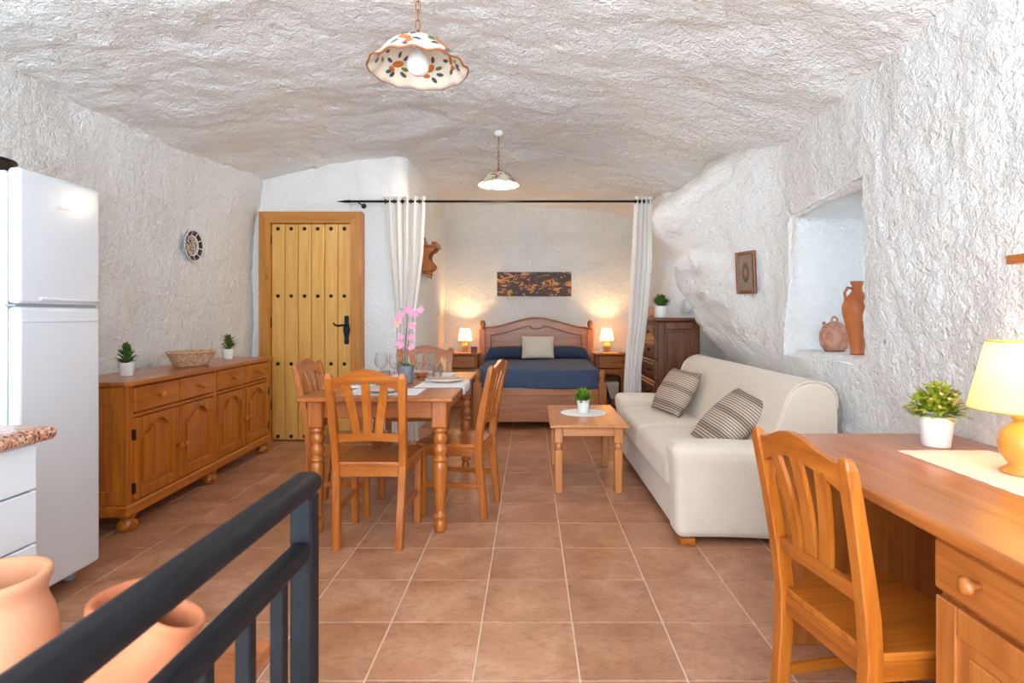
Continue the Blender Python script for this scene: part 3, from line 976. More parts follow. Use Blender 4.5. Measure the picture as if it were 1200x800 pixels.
def make_chair(wood=PINE):
    c = empty('dining_chair')
    # faces +y, backrest towards -y
    seat = MB()
    n = 10
    out = [(-0.19, -0.185), (0.19, -0.185), (0.215, 0.17), (0.205, 0.20), (0.18, 0.212), (-0.18, 0.212), (-0.205, 0.20), (-0.215, 0.17)]
    ins = [(x * 0.985, y * 0.985) for x, y in out]
    k = len(out)
    def ring(pts, z): return [(x, y, z) for x, y in pts]
    V = ring(ins, 0.420) + ring(out, 0.425) + ring(out, 0.437) + ring(ins, 0.443)
    F = [(r * k + i, r * k + (i + 1) % k, (r + 1) * k + (i + 1) % k, (r + 1) * k + i) for r in range(3) for i in range(k)]
    seat.add(V, F); seat.add(ring(ins, 0.420), [tuple(range(k))]); seat.add(ring(ins, 0.443), [tuple(range(k))])
    seat.build('seat', wood['Y'], c)
    def post_pt(s, z):
        t_ = z / 0.91
        x = s * lerp(0.160, 0.188, t_)
        y = -0.175 - 0.035 * sm(0.0, 1.0, (0.42 - z) / 0.42) - 0.085 * max(0.0, (z - 0.44) / 0.47) ** 1.25
        return Vector((x, y, z))
    for s in (-1, 1):
        m = MB()
        zs = [0, 0.1, 0.2, 0.3, 0.42, 0.52, 0.62, 0.72, 0.82, 0.885, 0.905, 0.912]
        V = []; F = []
        for i, z in enumerate(zs):
            p = post_pt(s, z); w = 0.020 if z < 0.8 else 0.0215; d = lerp(0.020, 0.024, min(1, z / 0.5)) if z < 0.5 else lerp(0.024, 0.016, (z - 0.5) / 0.41)
            if z > 0.9: w -= 0.006 if z < 0.91 else 0.012; d -= 0.004 if z < 0.91 else 0.008
            b = 0.004
            for (dx, dy) in ((-w + b, -d), (w - b, -d), (w, -d + b), (w, d - b), (w - b, d), (-w + b, d), (-w, d - b), (-w, -d + b)):
                V.append((p.x + dx, p.y + dy, z))
        for i in range(len(zs) - 1):
            for q in range(8):
                F.append((i * 8 + q, i * 8 + (q + 1) % 8, (i + 1) * 8 + (q + 1) % 8, (i + 1) * 8 + q))
        m.add(V, F); m.add(V[:8], [tuple(range(8))]); m.add(V[-8:], [tuple(range(8))])
        m.build('back_post', wood['Z'], c)
        MB().beam((s * 0.180, 0.165, 0), (s * 0.184, 0.165, 0.42), 0.036, 0.036, 0.003).build('front_leg', wood['Z'], c)
        MB().beam((s * 0.172, -0.165, 0.393), (s * 0.186, 0.15, 0.393), 0.022, 0.052, 0.003).build('side_rail', wood['Y'], c)
        MB().beam((s * 0.166, -0.175, 0.19), (s * 0.182, 0.155, 0.19), 0.018, 0.032, 0.004).build('stretcher', wood['Y'], c)
    MB().box(-0.17, 0.17, 0.155, 0.175, 0.366, 0.42, 0.003).build('front_rail', wood['X'], c)
    MB().box(-0.158, 0.158, -0.186, -0.164, 0.366, 0.42, 0.003).build('rear_rail', wood['X'], c)
    # curved rails between the posts
    def rail(z_lo, z_hi, name, bow=0.012, th=0.010):
        m = MB(); n = 16
        for (ya, sgn) in ((-th, -1), (th, 1)):
            pass
        V = []; F = []
        for i in range(n + 1):
            u = -1 + 2 * i / n
            zl, zh = z_lo(u), z_hi(u)
            pm = post_pt(1, (zl + zh) / 2)
            x = u * (pm.x - 0.016)
            yo = -bow * (1 - u * u)
            pl_, ph_ = post_pt(1, zl).y, post_pt(1, zh).y
            V += [(x, pl_ + yo - th, zl), (x, pl_ + yo + th, zl), (x, ph_ + yo + th, zh), (x, ph_ + yo - th, zh)]
        for i in range(n):
            for q in range(4):
                F.append((i * 4 + q, i * 4 + (q + 1) % 4, (i + 1) * 4 + (q + 1) % 4, (i + 1) * 4 + q))
        m.add(V, F); m.add(V[:4], [(0, 1, 2, 3)]); m.add(V[-4:], [(0, 1, 2, 3)])
        return m.build(name, wood['X'], c)
    rail(lambda u: 0.868 - 0.052 * abs(u) ** 1.8, lambda u: 0.937 - 0.045 * (1 - math.cos(PI * min(1, abs(u)))) / 2, 'top_rail')
    rail(lambda u: 0.553 - 0.004 * u * u + 0.006 * (1 - u * u), lambda u: 0.592 + 0.008 * (1 - u * u), 'lower_rail')
    for k in (-1, 0, 1):
        m = MB(); n = 8; V = []; F = []
        for i in range(n + 1):
            t_ = i / n; z = lerp(0.588, 0.866 if k == 0 else 0.856, t_)
            x = k * lerp(0.056, 0.098, t_ ** 1.2)
            w = 0.021
            y = post_pt(1, z).y - 0.011 + 0.006 * math.sin(PI * t_)
            V += [(x - w, y - 0.007, z), (x + w, y - 0.007, z), (x + w, y + 0.007, z), (x - w, y + 0.007, z)]
        for i in range(n):
            for q in range(4):
                F.append((i * 4 + q, i * 4 + (q + 1) % 4, (i + 1) * 4 + (q + 1) % 4, (i + 1) * 4 + q))
        m.add(V, F); m.add(V[:4], [(0, 1, 2, 3)]); m.add(V[-4:], [(0, 1, 2, 3)])
        m.build('slat', wood['Z'], c)
    return c
chair = make_chair()
CG = 'honey pine slat-back chairs'
chairs = [((-0.836, 3.13, 0), 0, (1, 1, 1), 'pine slat-back chair at the table end nearest the iron railing'),
          ((-0.45, 3.565, 0), math.radians(80), (1, 1, 1), 'pine slat-back chair at the table side facing the sideboard'),
          ((-1.145, 3.575, 0), math.radians(-90), (1, 1, 1), 'pine slat-back chair at the table side nearest the sideboard'),
          ((-0.905, 4.64, 0), PI, (1.17, 1, 1.02), 'pine slat-back chair at the table end towards the bed, behind the orchid'),
          ((0.92, 1.50, 0), math.radians(-81), (0.96, 0.9, 0.965), 'pine slat-back chair pulled up to the desk')]
for i, (loc, rz, s, lab) in enumerate(chairs):
    o = chair if i == 0 else copy_tree(chair)
    o.location = loc; o.rotation_euler = (0, 0, rz); o.scale = s
    tag(o, lab, 'chair', CG)

# ------------------------------------------------------------------ things laid on the dining table
TZ = 0.7605
def drape_mat(name, label, x0, x1, y0, y1, edge=None):
    # cloth lying on the table; edge = table-edge x where it folds down
    m = MB()
    def fn(u, v):
        x, y = lerp(x0, x1, u), lerp(y0, y1, v)
        z = TZ + 0.0012 + 0.0006 * math.sin(u * 40) * math.sin(v * 33)
        if edge is not None:
            e, sgn = edge
            over = (x - e) * sgn
            if over > 0:
                return (e + sgn * (0.006 + 0.004 * math.sin(v * 12)), y, z - over)
        return (x, y, z)
    m.grid(fn, 28, 24)
    o = m.build(name, MATW)
    sol = o.modifiers.new('thickness', 'SOLIDIFY'); sol.thickness = 0.0015; sol.offset = 1
    return tag(o, label, 'placemat', 'woven placemats')
XL, XR = TC[0] - 0.425, TC[0] + 0.425
drape_mat('placemat', 'pale woven placemat at the table end nearest the railing', -1.05, -0.63, 3.15, 3.45)
drape_mat('placemat', 'pale woven placemat hanging over the table edge facing the sofa', -0.72, XR + 0.05, 3.50, 3.93, (XR, 1))
drape_mat('placemat', 'pale woven placemat on the table side nearest the sideboard', XL - 0.02, -0.99, 3.48, 3.92, (XL, -1))
drape_mat('placemat', 'pale woven placemat at the table end towards the bed', -1.02, -0.58, 4.12, 4.42)
PLATEM = mat_mottle('blush_stoneware', (206, 176, 158), (224, 200, 184), 14, 0.3)
def plate(x, y, label, r=0.125):
    p = empty('dinner_plate', (x, y, TZ + 0.004)); tag(p, label, 'plate', 'dinner plates')
    MB().lathe([(0, 0), (r * 0.6, 0), (r * 0.66, 0.004), (r, 0.018), (r * 0.995, 0.021), (r * 0.66, 0.008), (0, 0.006)], 32).build('dish', PLATEM, p)
    MB().torus(T(0, 0, 0.0198), r * 0.995, 0.002, 32, 5).build('rim', WHITEC, p)
plate(-0.86, 3.30, 'stoneware plate on the placemat nearest the railing')
plate(-0.575, 3.80, 'stoneware plate on the placemat facing the sofa')
plate(-1.10, 3.70, 'stoneware plate on the placemat nearest the sideboard', 0.115)
plate(-0.83, 4.26, 'stoneware plate on the placemat towards the bed', 0.11)
def wine_glass(x, y, h, r, label):
    g = empty('wine_glass', (x, y, TZ + 0.0015)); tag(g, label, 'glass', 'wine glasses on the dining table')
    m = MB(); m.opencap = True
    zb = h * 0.42
    m.lathe([(0.005, zb), (r * 0.6, zb + 0.01), (r, zb + (h - zb) * 0.4), (r * 0.95, zb + (h - zb) * 0.7), (r * 0.78, h)], 22)
    m.build('bowl', GLASS, g)
    MB().lathe([(0.0, 0.0), (r * 0.85, 0.0), (r * 0.85, 0.002), (0.006, 0.008), (0.004, 0.02), (0.004, zb), (0, zb)], 18).build('stem', GLASS, g)
wine_glass(-1.015, 3.86, 0.19, 0.044, 'wine glass between orchid and sideboard side')
wine_glass(-0.94, 3.93, 0.18, 0.040, 'wine glass behind the orchid leaves')
wine_glass(-0.76, 3.98, 0.20, 0.040, 'tall wine glass beside the orchid pot')
wine_glass(-0.70, 4.05, 0.19, 0.040, 'wine glass standing beside the placemat towards the bed')
def tumbler(x, y, label):
    m = MB(); m.lathe([(0.0, 0.004), (0.029, 0.004), (0.034, 0.095), (0.036, 0.095), (0.031, 0.0), (0.0, 0.0)], 20)
    o = m.build('tumbler', GLASS); o.location = (x, y, TZ + 0.0015)
    tag(o, label, 'glass', 'water tumblers on the dining table')
tumbler(-0.655, 4.00, 'clear water tumbler beside the tall wine glasses')
tumbler(-0.93, 3.62, 'clear water tumbler in front of the orchid pot')
cup = empty('bowl', (-0.785, 4.10, TZ + 0.0015)); tag(cup, 'small brown bowl behind the orchid pot', 'bowl')
MB().lathe([(0, 0), (0.03, 0), (0.034, 0.006), (0.055, 0.04), (0.052, 0.042), (0.03, 0.01), (0, 0.008)], 20).build('bowl_body', TERRA_DEEP, cup)
MB().torus(T(0, 0, 0.041), 0.0535, 0.002, 20, 5).build('rim', WHITEC, cup)

orc = empty('orchid', (-0.82, 3.74, TZ))
tag(orc, 'pink orchid in a grey pot on the dining table', 'plant')
MB().lathe([(0, 0), (0.044, 0), (0.046, 0.003), (0.054, 0.112), (0.054, 0.118), (0.049, 0.118), (0.047, 0.1), (0, 0.1)], 24).build('pot', GREYPOT, orc)
MB().lathe([(0, 0.102), (0.048, 0.102)], 16).build('soil', SOIL, orc)
for k, (a, L, el) in enumerate(((PI * 0.95, 0.13, 0.5), (0.15, 0.10, 0.7), (PI * 1.25, 0.09, 0.9), (PI * 0.5, 0.09, 0.6), (-0.5, 0.085, 0.4))):
    m = MB()
    d = Vector((math.cos(a) * math.cos(el), math.sin(a) * math.cos(el), math.sin(el)))
    leaf_blade(m, Vector((0, 0, 0.10)), d, L, 0.036, 0.35)
    m.build('leaf', LEAF, orc)
stem1 = [(-0.005, 0, 0.10), (-0.008, 0, 0.20), (0.0, 0, 0.30), (0.008, 0, 0.38), (0.012, -0.01, 0.44), (0.0, -0.02, 0.48), (-0.03, -0.03, 0.49)]
stem2 = [(0.006, 0.01, 0.10), (0.008, 0.01, 0.22), (0.02, 0.01, 0.33), (0.045, 0.0, 0.42), (0.075, -0.01, 0.475), (0.11, -0.02, 0.49)]
MB().tube(stem1, 0.0035, 6).build('stem', STEMM, orc)
MB().tube(stem2, 0.003, 6).build('stem', STEMM, orc)
rnd = random.Random(11)
fl = [(-0.035, -0.03, 0.44), (-0.045, -0.03, 0.41), (0.03, -0.02, 0.49), (0.06, -0.02, 0.46), (0.10, -0.02, 0.485), (0.0, -0.02, 0.475), (0.045, -0.01, 0.38), (-0.03, -0.02, 0.31), (0.035, -0.02, 0.305), (-0.035, -0.02, 0.255), (0.04, -0.02, 0.24), (-0.055, -0.02, 0.39)]
for k, p in enumerate(fl):
    m = MB()
    for q in range(5):
        a = 2 * PI * q / 5 + rnd.random()
        d = Vector((math.cos(a), -0.35, math.sin(a)))
        m.cur = 0
        leaf_blade(m, Vector(p), d, 0.026 if k % 3 else 0.032, 0.024, 0.2, Vector((0, -1, 0.1)))
    m.cur = 1
    m.lathe([(0, -0.006), (0.006, 0), (0, 0.008)], 8, T(p[0], p[1] - 0.004, p[2]))
    m.build('flower', [PINK if k not in (1, 11) else PEACH, PEACH], orc, weld=False)

# ------------------------------------------------------------------ coffee table and doily
ct = empty('coffee_table', (0.40, 4.22, 0))
tag(ct, 'pale pine coffee table in front of the sofa', 'table')
MB().box(-0.265, 0.265, -0.43, 0.43, 0.452, 0.476, 0.006).build('tabletop', COFFEE['Y'], ct)
for s in (-1, 1):
    MB().box(s * 0.205 - 0.009, s * 0.205 + 0.009, -0.33, 0.33, 0.385, 0.452, 0.002).build('apron', COFFEE['Y'], ct)
    MB().box(-0.18, 0.18, s * 0.348 - 0.009, s * 0.348 + 0.009, 0.385, 0.452, 0.002).build('apron', COFFEE['X'], ct)
leg0 = None
for sx in (-1, 1):
    for sy in (-1, 1):
        loc = (sx * 0.203, sy * 0.348, 0)
        if leg0 is None:
            m = MB(); m.cbox(T(0, 0, 0.148), 0.0235, 0.0235, 0.148, 0.004, 1.18, 1.18)
            m.lathe([(0.026, 0.293), (0.019, 0.302), (0.026, 0.310), (0.028, 0.318), (0.026, 0.326), (0.020, 0.334), (0.027, 0.343)], 16)
            m.box(-0.029, 0.029, -0.029, 0.029, 0.34, 0.452, 0.005)
            leg0 = m.build('leg', COFFEE['Z'], ct); leg0.location = loc
        else:
            part_copy(leg0, ct, loc)
m = MB(); n = 120; V = [(0, 0, 0.002)]
for k in range(n):
    a = 2 * PI * k / n; r = 0.165 + 0.008 * abs(math.sin(a * 15))
    V.append((r * math.cos(a), r * math.sin(a), 0.0018))
for k in range(n):
    a = 2 * PI * k / n; r = 0.165 + 0.008 * abs(math.sin(a * 15))
    V.append((r * math.cos(a), r * math.sin(a), 0.0002))
m.add(V, [(0, 1 + k, 1 + (k + 1) % n) for k in range(n)] + [(1 + k, 1 + (k + 1) % n, 1 + n + (k + 1) % n, 1 + n + k) for k in range(n)])
do = m.build('doily', LACE); do.location = (0.402, 4.27, 0.4763)
tag(do, 'round white scalloped doily under the coffee table plant', 'doily')

# ------------------------------------------------------------------ sofa
sf = empty('sofa', (0.77, 3.98, 0))
tag(sf, 'ivory fabric sofa along the right cave wall', 'sofa')
# local: x from 0 (front) to 0.86 (wall), y -1.03 (near end) .. 1.03
MB().rbox(0.02, 0.84, -0.98, 0.98, 0.035, 0.27, 0.02, 3, 4).build('base', SOFAM, sf)
def seat_fn(p):
    u = (p.y) / 0.84
    d = 0.012 * math.exp(-((p.y) / 0.02) ** 2)
    return Vector((p.x - 0.008 * math.sin(PI * (p.x / 0.62)), p.y, p.z + 0.012 * (1 - u * u) * (1 if p.z > 0.38 else 0) - d))
for a, b in ((-0.845, -0.004), (0.004, 0.845)):
    m = MB(); m.rbox(-0.015, 0.62, a, b, 0.245, 0.435, 0.05, 5, 8, fn=lambda p: Vector((p.x, p.y, p.z + (0.014 * math.sin(PI * min(1, max(0, (p.x + 0.015) / 0.6))) if p.z > 0.35 else 0))))
    m.build('seat_cushion', SOFAM, sf)
# backrest: swept profile with rolled top
prof = [(0.42, 0.30), (0.45, 0.42), (0.50, 0.55), (0.545, 0.68), (0.575, 0.77), (0.61, 0.825), (0.66, 0.855), (0.72, 0.865), (0.78, 0.855), (0.825, 0.825), (0.845, 0.78), (0.850, 0.70), (0.850, 0.40), (0.850, 0.06), (0.60, 0.06)]
def smooth_prof(P, it=1):
    for _ in range(it):
        Q = []
        for i in range(len(P)):
            a, b = P[i], P[(i + 1) % len(P)]
            Q += [(a[0] * .75 + b[0] * .25, a[1] * .75 + b[1] * .25), (a[0] * .25 + b[0] * .75, a[1] * .25 + b[1] * .75)]
        P = Q
    return P
bp = smooth_prof(prof, 1)
m = MB(); n = len(bp); ysb = [-1.02, -1.012, -0.99, -0.9, -0.6, -0.3, 0, 0.3, 0.6, 0.9, 0.99, 1.012, 1.02]
cxp, czp = 0.68, 0.5
V = []; F = []
for y in ysb:
    e = abs(y); k = 1.0 if e < 0.985 else (0.985 if e < 1.0 else (0.965 if e < 1.015 else 0.93))
    for (x, z) in bp:
        V.append((cxp + (x - cxp) * k, y, czp + (z - czp) * k))
for i in range(len(ysb) - 1):
    for q in range(n):
        F.append((i * n + q, i * n + (q + 1) % n, (i + 1) * n + (q + 1) % n, (i + 1) * n + q))
m.add(V, F, True); m.add(V[:n], [tuple(range(n))]); m.add(V[-n:], [tuple(range(n))])
bk_o = m.build('backrest', SOFAM, sf)
# rolled welt along each end of the backrest
for s in (-1, 1):
    pts = [(0.68 + (x - 0.68) * 0.99, s * 1.008, 0.5 + (z - 0.5) * 0.99) for (x, z) in bp[2:22]]
    MB().tube(pts, 0.007, 6).build('piping', SOFAM, bk_o)
for s in (-1, 1):
    m = MB()
    def arm_fn(p, s=s):
        t_ = sm(0.30, 0.53, p.z)
        out = 0.0
        bulge = 0.018 * math.exp(-((p.z - 0.47) / 0.06) ** 2)
        cyl = p.y - s * 0.935
        return Vector((p.x - 0.012 * t_ + (p.x < 0.1) * -bulge * 0.6, p.y + (cyl / 0.09) * bulge, p.z - 0.02 * sm(0.2, 0.75, p.x)))
    m.rbox(-0.005, 0.80, s * 0.935 - 0.09, s * 0.935 + 0.09, 0.035, 0.535, 0.05, 5, 8, fn=arm_fn)
    m.build('arm', SOFAM, sf)
    for x in (0.06, 0.76):
        MB().box(x - 0.04, x + 0.04, s * 0.97 - 0.045, s * 0.97 + 0.045, 0, 0.036, 0.004).build('foot', PINE['X'], sf)

def cushion(name, label, loc, rot, size, thick, mat, group, cat='cushion'):
    m = MB(); n = 18
    for sgn in (-1, 1):
        def fn(u, v):
            a, b = 2 * u - 1, 2 * v - 1
            pin = 1 - 0.05 * (1 - abs(a) ** 2) * abs(b) ** 6
            pin2 = 1 - 0.05 * (1 - abs(b) ** 2) * abs(a) ** 6
            h = ((1 - abs(a) ** 3.0) * (1 - abs(b) ** 3.0)) ** 0.55
            return (a * size[0] / 2 * pin2, b * size[1] / 2 * pin, sgn * thick / 2 * h + 0.004 * math.sin(a * 5 + b * 3) * h)
        m.grid(fn, n, n)
    o = m.build(name, mat)
    o.location = loc; o.rotation_euler = rot
    return tag(o, label, cat, group)
def face_rot(nrm, spin):
    q = Vector(nrm).to_track_quat('Z', 'Y')
    return (q.to_matrix().to_4x4() @ R(spin, 'Z')).to_euler()
def lean_rot(u, v):
    u, v = Vector(u).normalized(), Vector(v)
    v = (v - u * v.dot(u)).normalized(); n = u.cross(v)
    return Matrix((u, v, n)).transposed().to_euler()
cushion('cushion', 'striped taupe cushion on the sofa end nearer the bed', (1.135, 4.41, 0.618), lean_rot((0.11, -0.38, -0.012), (0.20, 0.0, 0.31)), (0.41, 0.38), 0.15, STRIPES, 'striped sofa cushions')
cushion('cushion', 'striped taupe cushion on the sofa end nearer the desk', (1.195, 3.375, 0.585), lean_rot((0.055, -0.36, -0.04), (0.27, 0.15, 0.29)), (0.40, 0.42), 0.15, STRIPES, 'striped sofa cushions')

# ------------------------------------------------------------------ dark chest of drawers
ch = empty('chest_of_drawers', (1.385, 5.70, 0))
tag(ch, 'tall dark walnut chest of drawers between the curtain and the sofa', 'chest')
# drawers face -x
MB().box(-0.185, 0.205, -0.385, 0.385, 0.06, 1.155, 0.003).build('carcass', DARKW['Z'], ch)
MB().box(-0.232, 0.216, -0.425, 0.405, 1.157, 1.19, 0.009).build('top', DARKW['Y'], ch)
MB().box(-0.205, 0.21, -0.40, 0.40, 0.0, 0.085, 0.006).build('plinth', DARKW['Y'], ch)
def dknob(par, y, z):
    MB().lathe([(0.008, 0), (0.006, 0.010), (0.014, 0.018), (0.015, 0.026), (0.0, 0.031)], 10, T(-0.212, y, z) @ R(-PI / 2, 'Y')).build('knob', IRON, par)
rows = [(0.985, 1.125, 2), (0.800, 0.965, 2), (0.600, 0.780, 1), (0.390, 0.580, 1), (0.120, 0.370, 1)]
for z0, z1, nd in rows:
    for k in range(nd):
        w = 0.70 / nd
        y0 = -0.35 + k * w + 0.006; y1 = -0.35 + (k + 1) * w - 0.006
        d = MB(); d.box(-0.205, -0.17, y0, y1, z0, z1, 0.005); d.box(-0.213, -0.19, y0 + 0.03, y1 - 0.03, z0 + 0.03, z1 - 0.03, 0.006)
        d = d.build('drawer', DARKW['Y'], ch)
        if nd == 2: dknob(d, (y0 + y1) / 2, (z0 + z1) / 2)
        else:
            dknob(d, -0.19, (z0 + z1) / 2); dknob(d, 0.19, (z0 + z1) / 2)
e = MB()
for (a, b, c_, d_) in ((-0.185, -0.125, 0.085, 1.15), (0.145, 0.205, 0.085, 1.15), (-0.125, 0.145, 1.08, 1.15), (-0.125, 0.145, 0.085, 0.17)):
    e.box(a, b, -0.412, -0.384, c_, d_, 0.006)
e.build('side_frame', DARKW['Z'], ch)
MB().box(-0.098, 0.118, -0.402, -0.384, 0.197, 1.053, 0.012).build('side_panel', DARKW['Z'], ch)
cd = empty('candle', (1.225, 5.72, 1.1905)); tag(cd, 'peach pillar candle behind the plant on the dark chest', 'candle')
MB().lathe([(0, 0), (0.03, 0), (0.031, 0.10), (0.027, 0.105), (0.0, 0.10)], 16).build('wax', TERRA_PALE, cd)
MB().tube([(0, 0, 0.099), (0.001, 0, 0.115)], 0.0012, 5).build('wick', IRON, cd)
sw = empty('light_switch', (1.73, 6.215, 1.32)); tag(sw, 'white light switch box on the wall by the chest', 'switch')
MB().rbox(-0.045, 0.045, -0.05, 0.04, -0.07, 0.07, 0.006, 3, 1).build('switch_plate', WHITEL, sw)
MB().rbox(-0.028, 0.028, -0.058, -0.045, -0.04, 0.04, 0.004, 2, 1).build('rocker', WHITEC, sw)

# ------------------------------------------------------------------ bed
bd = empty('double_bed', (0.09, 6.95, 0))
tag(bd, 'pine double bed with arched headboard in the alcove', 'bed')
# headboard plane local y ~ +0.93, footboard local y ~ -0.93
n = 24
outer = [(-0.71, 0.25), (0.71, 0.25)]
arch = []
for k in range(n + 1):
    u = 1 - 2 * k / n
    s = abs(u)
    z = 1.045 + 0.135 * (1 - sm(0.0, 0.98, s)) if s < 0.86 else 1.045 + 0.135 * (1 - sm(0.0, 0.98, 0.86)) * (1 - sm(0.86, 0.93, s))
    arch.append((u * 0.71, z))
MB().prism(outer + arch, 0.905, 0.935, 'Y').build('headboard', BEDW['X'], bd)
# raised border above the recessed field, with a scalloped drop at the middle
bt = MB(); n2 = 40
inner_top = []
for k in range(n2 + 1):
    u = -1 + 2 * k / n2
    z = 0.95 + 0.135 * (1 - sm(0.0, 1.0, abs(u))) - 0.055 * max(0.0, 1 - (abs(u) / 0.15) ** 2) ** 0.6
    inner_top.append((u * 0.63, z))
arch_r = [(x * 0.985, z - 0.003) for x, z in arch]
bt.prism([(0.70, 0.55), (0.70, 1.04)] + arch_r[1:-1] + [(-0.70, 1.04), (-0.70, 0.55), (-0.63, 0.55)] + inner_top + [(0.63, 0.55)], 0.885, 0.906, 'Y')
bt.build('headboard_border', BEDW['X'], bd)
MB().tube([(x, 0.884, z) for x, z in [(-0.63, 0.55)] + inner_top + [(0.63, 0.55)]], 0.009, 6).build('moulding', BEDW['X'], bd)
MB().tube([(x * 0.985, 0.895, z) for x, z in arch], 0.016, 8).build('top_moulding', BEDW['X'], bd)
def bed_post(x, y, h, name):
    m = MB(); m.box(x - 0.045, x + 0.045, y - 0.04, y + 0.04, 0, h - 0.13, 0.008)
    m.lathe([(0.036, h - 0.14), (0.040, h - 0.125), (0.030, h - 0.108), (0.034, h - 0.09), (0.040, h - 0.06), (0.038, h - 0.035), (0.026, h - 0.012), (0.0, h)], 16, T(x, y, 0))
    m.build(name, BEDW['Z'], bd)
for s in (-1, 1):
    bed_post(s * 0.745, 0.91, 1.155, 'head_post')
    bed_post(s * 0.665 + 0.015, -0.93, 0.635, 'foot_post')
    MB().box(s * 0.70 - 0.02, s * 0.70 + 0.02, -0.90, 0.88, 0.20, 0.36, 0.005).build('side_board', BEDW['Y'], bd)
fb = MB(); fb.box(-0.63, 0.66, -0.945, -0.915, 0.085, 0.43, 0.004); fb.box(-0.63, 0.66, -0.955, -0.94, 0.36, 0.43, 0.004); fb.box(-0.63, 0.66, -0.955, -0.94, 0.085, 0.15, 0.006)
fb.build('footboard', BEDW['X'], bd)
MB().rbox(-0.67, 0.67, -0.865, 0.88, 0.33, 0.60, 0.06, 4, 3).build('mattress', WHITEC, bd)

bl = MB()
def blanket(u, v):
    # u across the bed (left hem -> over -> right hem), v from head to foot
    y = lerp(7.80, 6.07, v)
    half = 0.70; drop = 0.34
    s = lerp(-(half + drop), half + drop, u)
    a = abs(s); sg = 1 if s > 0 else -1
    top = 0.635 + 0.008 * math.sin(s * 4) * math.sin(v * 5)
    r = 0.07
    if a < half - r:
        x, z = s, top
    elif a < half + r * 0.57:
        q = (a - (half - r)) / r
        x, z = sg * (half - r + r * math.sin(q)), top - r * (1 - math.cos(q))
    else:
        w = a - (half + r * 0.57)
        wave = (0.004 + 0.018 * sm(0.3, 0.6, v)) * math.sin(v * 30 + sg) * w / drop
        flare = 0.06 * w + 0.26 * w * sm(0.35, 1.0, v)
        x, z = sg * (half + flare + wave), top - r - w
    return (0.095 + x, y, z)
bl.grid(blanket, 56, 60)
def front_drop(u, v):
    x = lerp(-0.715, 0.715, u)
    e = sm(0.58, 0.63, abs(x))
    z0 = 0.635 + 0.008 * math.sin(x * 4) * math.sin(5)
    z0 -= 0.07 * sm(0.62, 0.72, abs(x))
    d = v * 0.20
    q = min(1.0, d / 0.06)
    return (0.095 + x, 6.07 - (0.024 * math.sin(q * PI / 2) + 0.006 * math.sin(u * 30) * v) * (1 - e), z0 - 0.0 - (d if q >= 1 else 0.06 * (1 - math.cos(q * PI / 2))) )
bl.grid(front_drop, 40, 10)
blo = bl.build('bedspread', BLUEM)
blo.modifiers.new('thickness', 'SOLIDIFY').thickness = 0.006
tag(blo, 'slate blue bedspread draped over the double bed', 'bedspread')
m = MB(); m.rbox(0.095 - 0.71, 0.095 + 0.71, 7.52, 7.79, 0.643, 0.80, 0.076, 6, 10, fn=lambda p: Vector((p.x, p.y, p.z - 0.10 * sm(0.60, 0.72, abs(p.x - 0.095)))))
tag(m.build('bolster', BLUED), 'long dark blue bolster pillow along the headboard', 'pillow')
cushion('throw_cushion', 'oat linen throw cushion propped on the bed bolster', (0.105, 7.425, 0.80), face_rot((0, -0.95, 0.30), 0.0), (0.43, 0.31), 0.10, LINEN, 'bed cushions')

# ------------------------------------------------------------------ nightstands, lamps, small things on them
def nightstand(x, label):
    q = empty('nightstand', (x, 7.61, 0)); tag(q, label, 'nightstand', 'pine nightstands')
    MB().box(-0.215, 0.215, -0.215, 0.20, 0.695, 0.72, 0.006).build('top', BEDW['X'], q)
    m = MB()
    for s in (-1, 1):
        m.box(s * 0.18 - 0.012, s * 0.18 + 0.012, -0.18, 0.18, 0.05, 0.695, 0.003)
    m.box(-0.17, 0.17, 0.165, 0.18, 0.05, 0.695, 0.002)
    m.box(-0.17, 0.17, -0.18, 0.17, 0.50, 0.515, 0.002); m.box(-0.17, 0.17, -0.18, 0.17, 0.10, 0.12, 0.002)
    m.build('carcass', BEDW['Z'], q)
    d = MB().box(-0.166, 0.166, -0.196, -0.165, 0.525, 0.685, 0.006).build('drawer', BEDW['X'], q)
    knob(d, T(0, -0.195, 0.605) @ R(PI / 2, 'X'), BEDW['Z'], 1.1)
    ap = [(-0.168, 0.50), (-0.168, 0.12), (-0.13, 0.12), (-0.13, 0.40)]
    for k in range(11):
        u = -1 + 2 * k / 10
        ap.append((u * 0.13, 0.40 + 0.05 * math.sqrt(max(0, 1 - u * u))))
    ap += [(0.13, 0.12), (0.168, 0.12), (0.168, 0.50)]
    MB().prism(ap, -0.185, -0.165, 'Y').build('arched_front', BEDW['Z'], q)
    MB().box(-0.20, 0.20, -0.195, 0.19, 0.0, 0.10, 0.008).build('plinth', BEDW['X'], q)
nightstand(-0.885, 'pine nightstand on the door side of the bed')
nightstand(1.065, 'pine nightstand on the curtain and chest side of the bed')
bx = empty('storage_box', (1.08, 7.58, 0.1205)); tag(bx, 'pale box inside the nightstand beside the white curtain', 'box')
MB().box(-0.09, 0.09, -0.12, 0.12, 0, 0.18, 0.004).build('box_body', LINEN, bx)
MB().box(-0.094, 0.094, -0.124, 0.124, 0.18, 0.215, 0.004).build('lid', LINEN, bx)

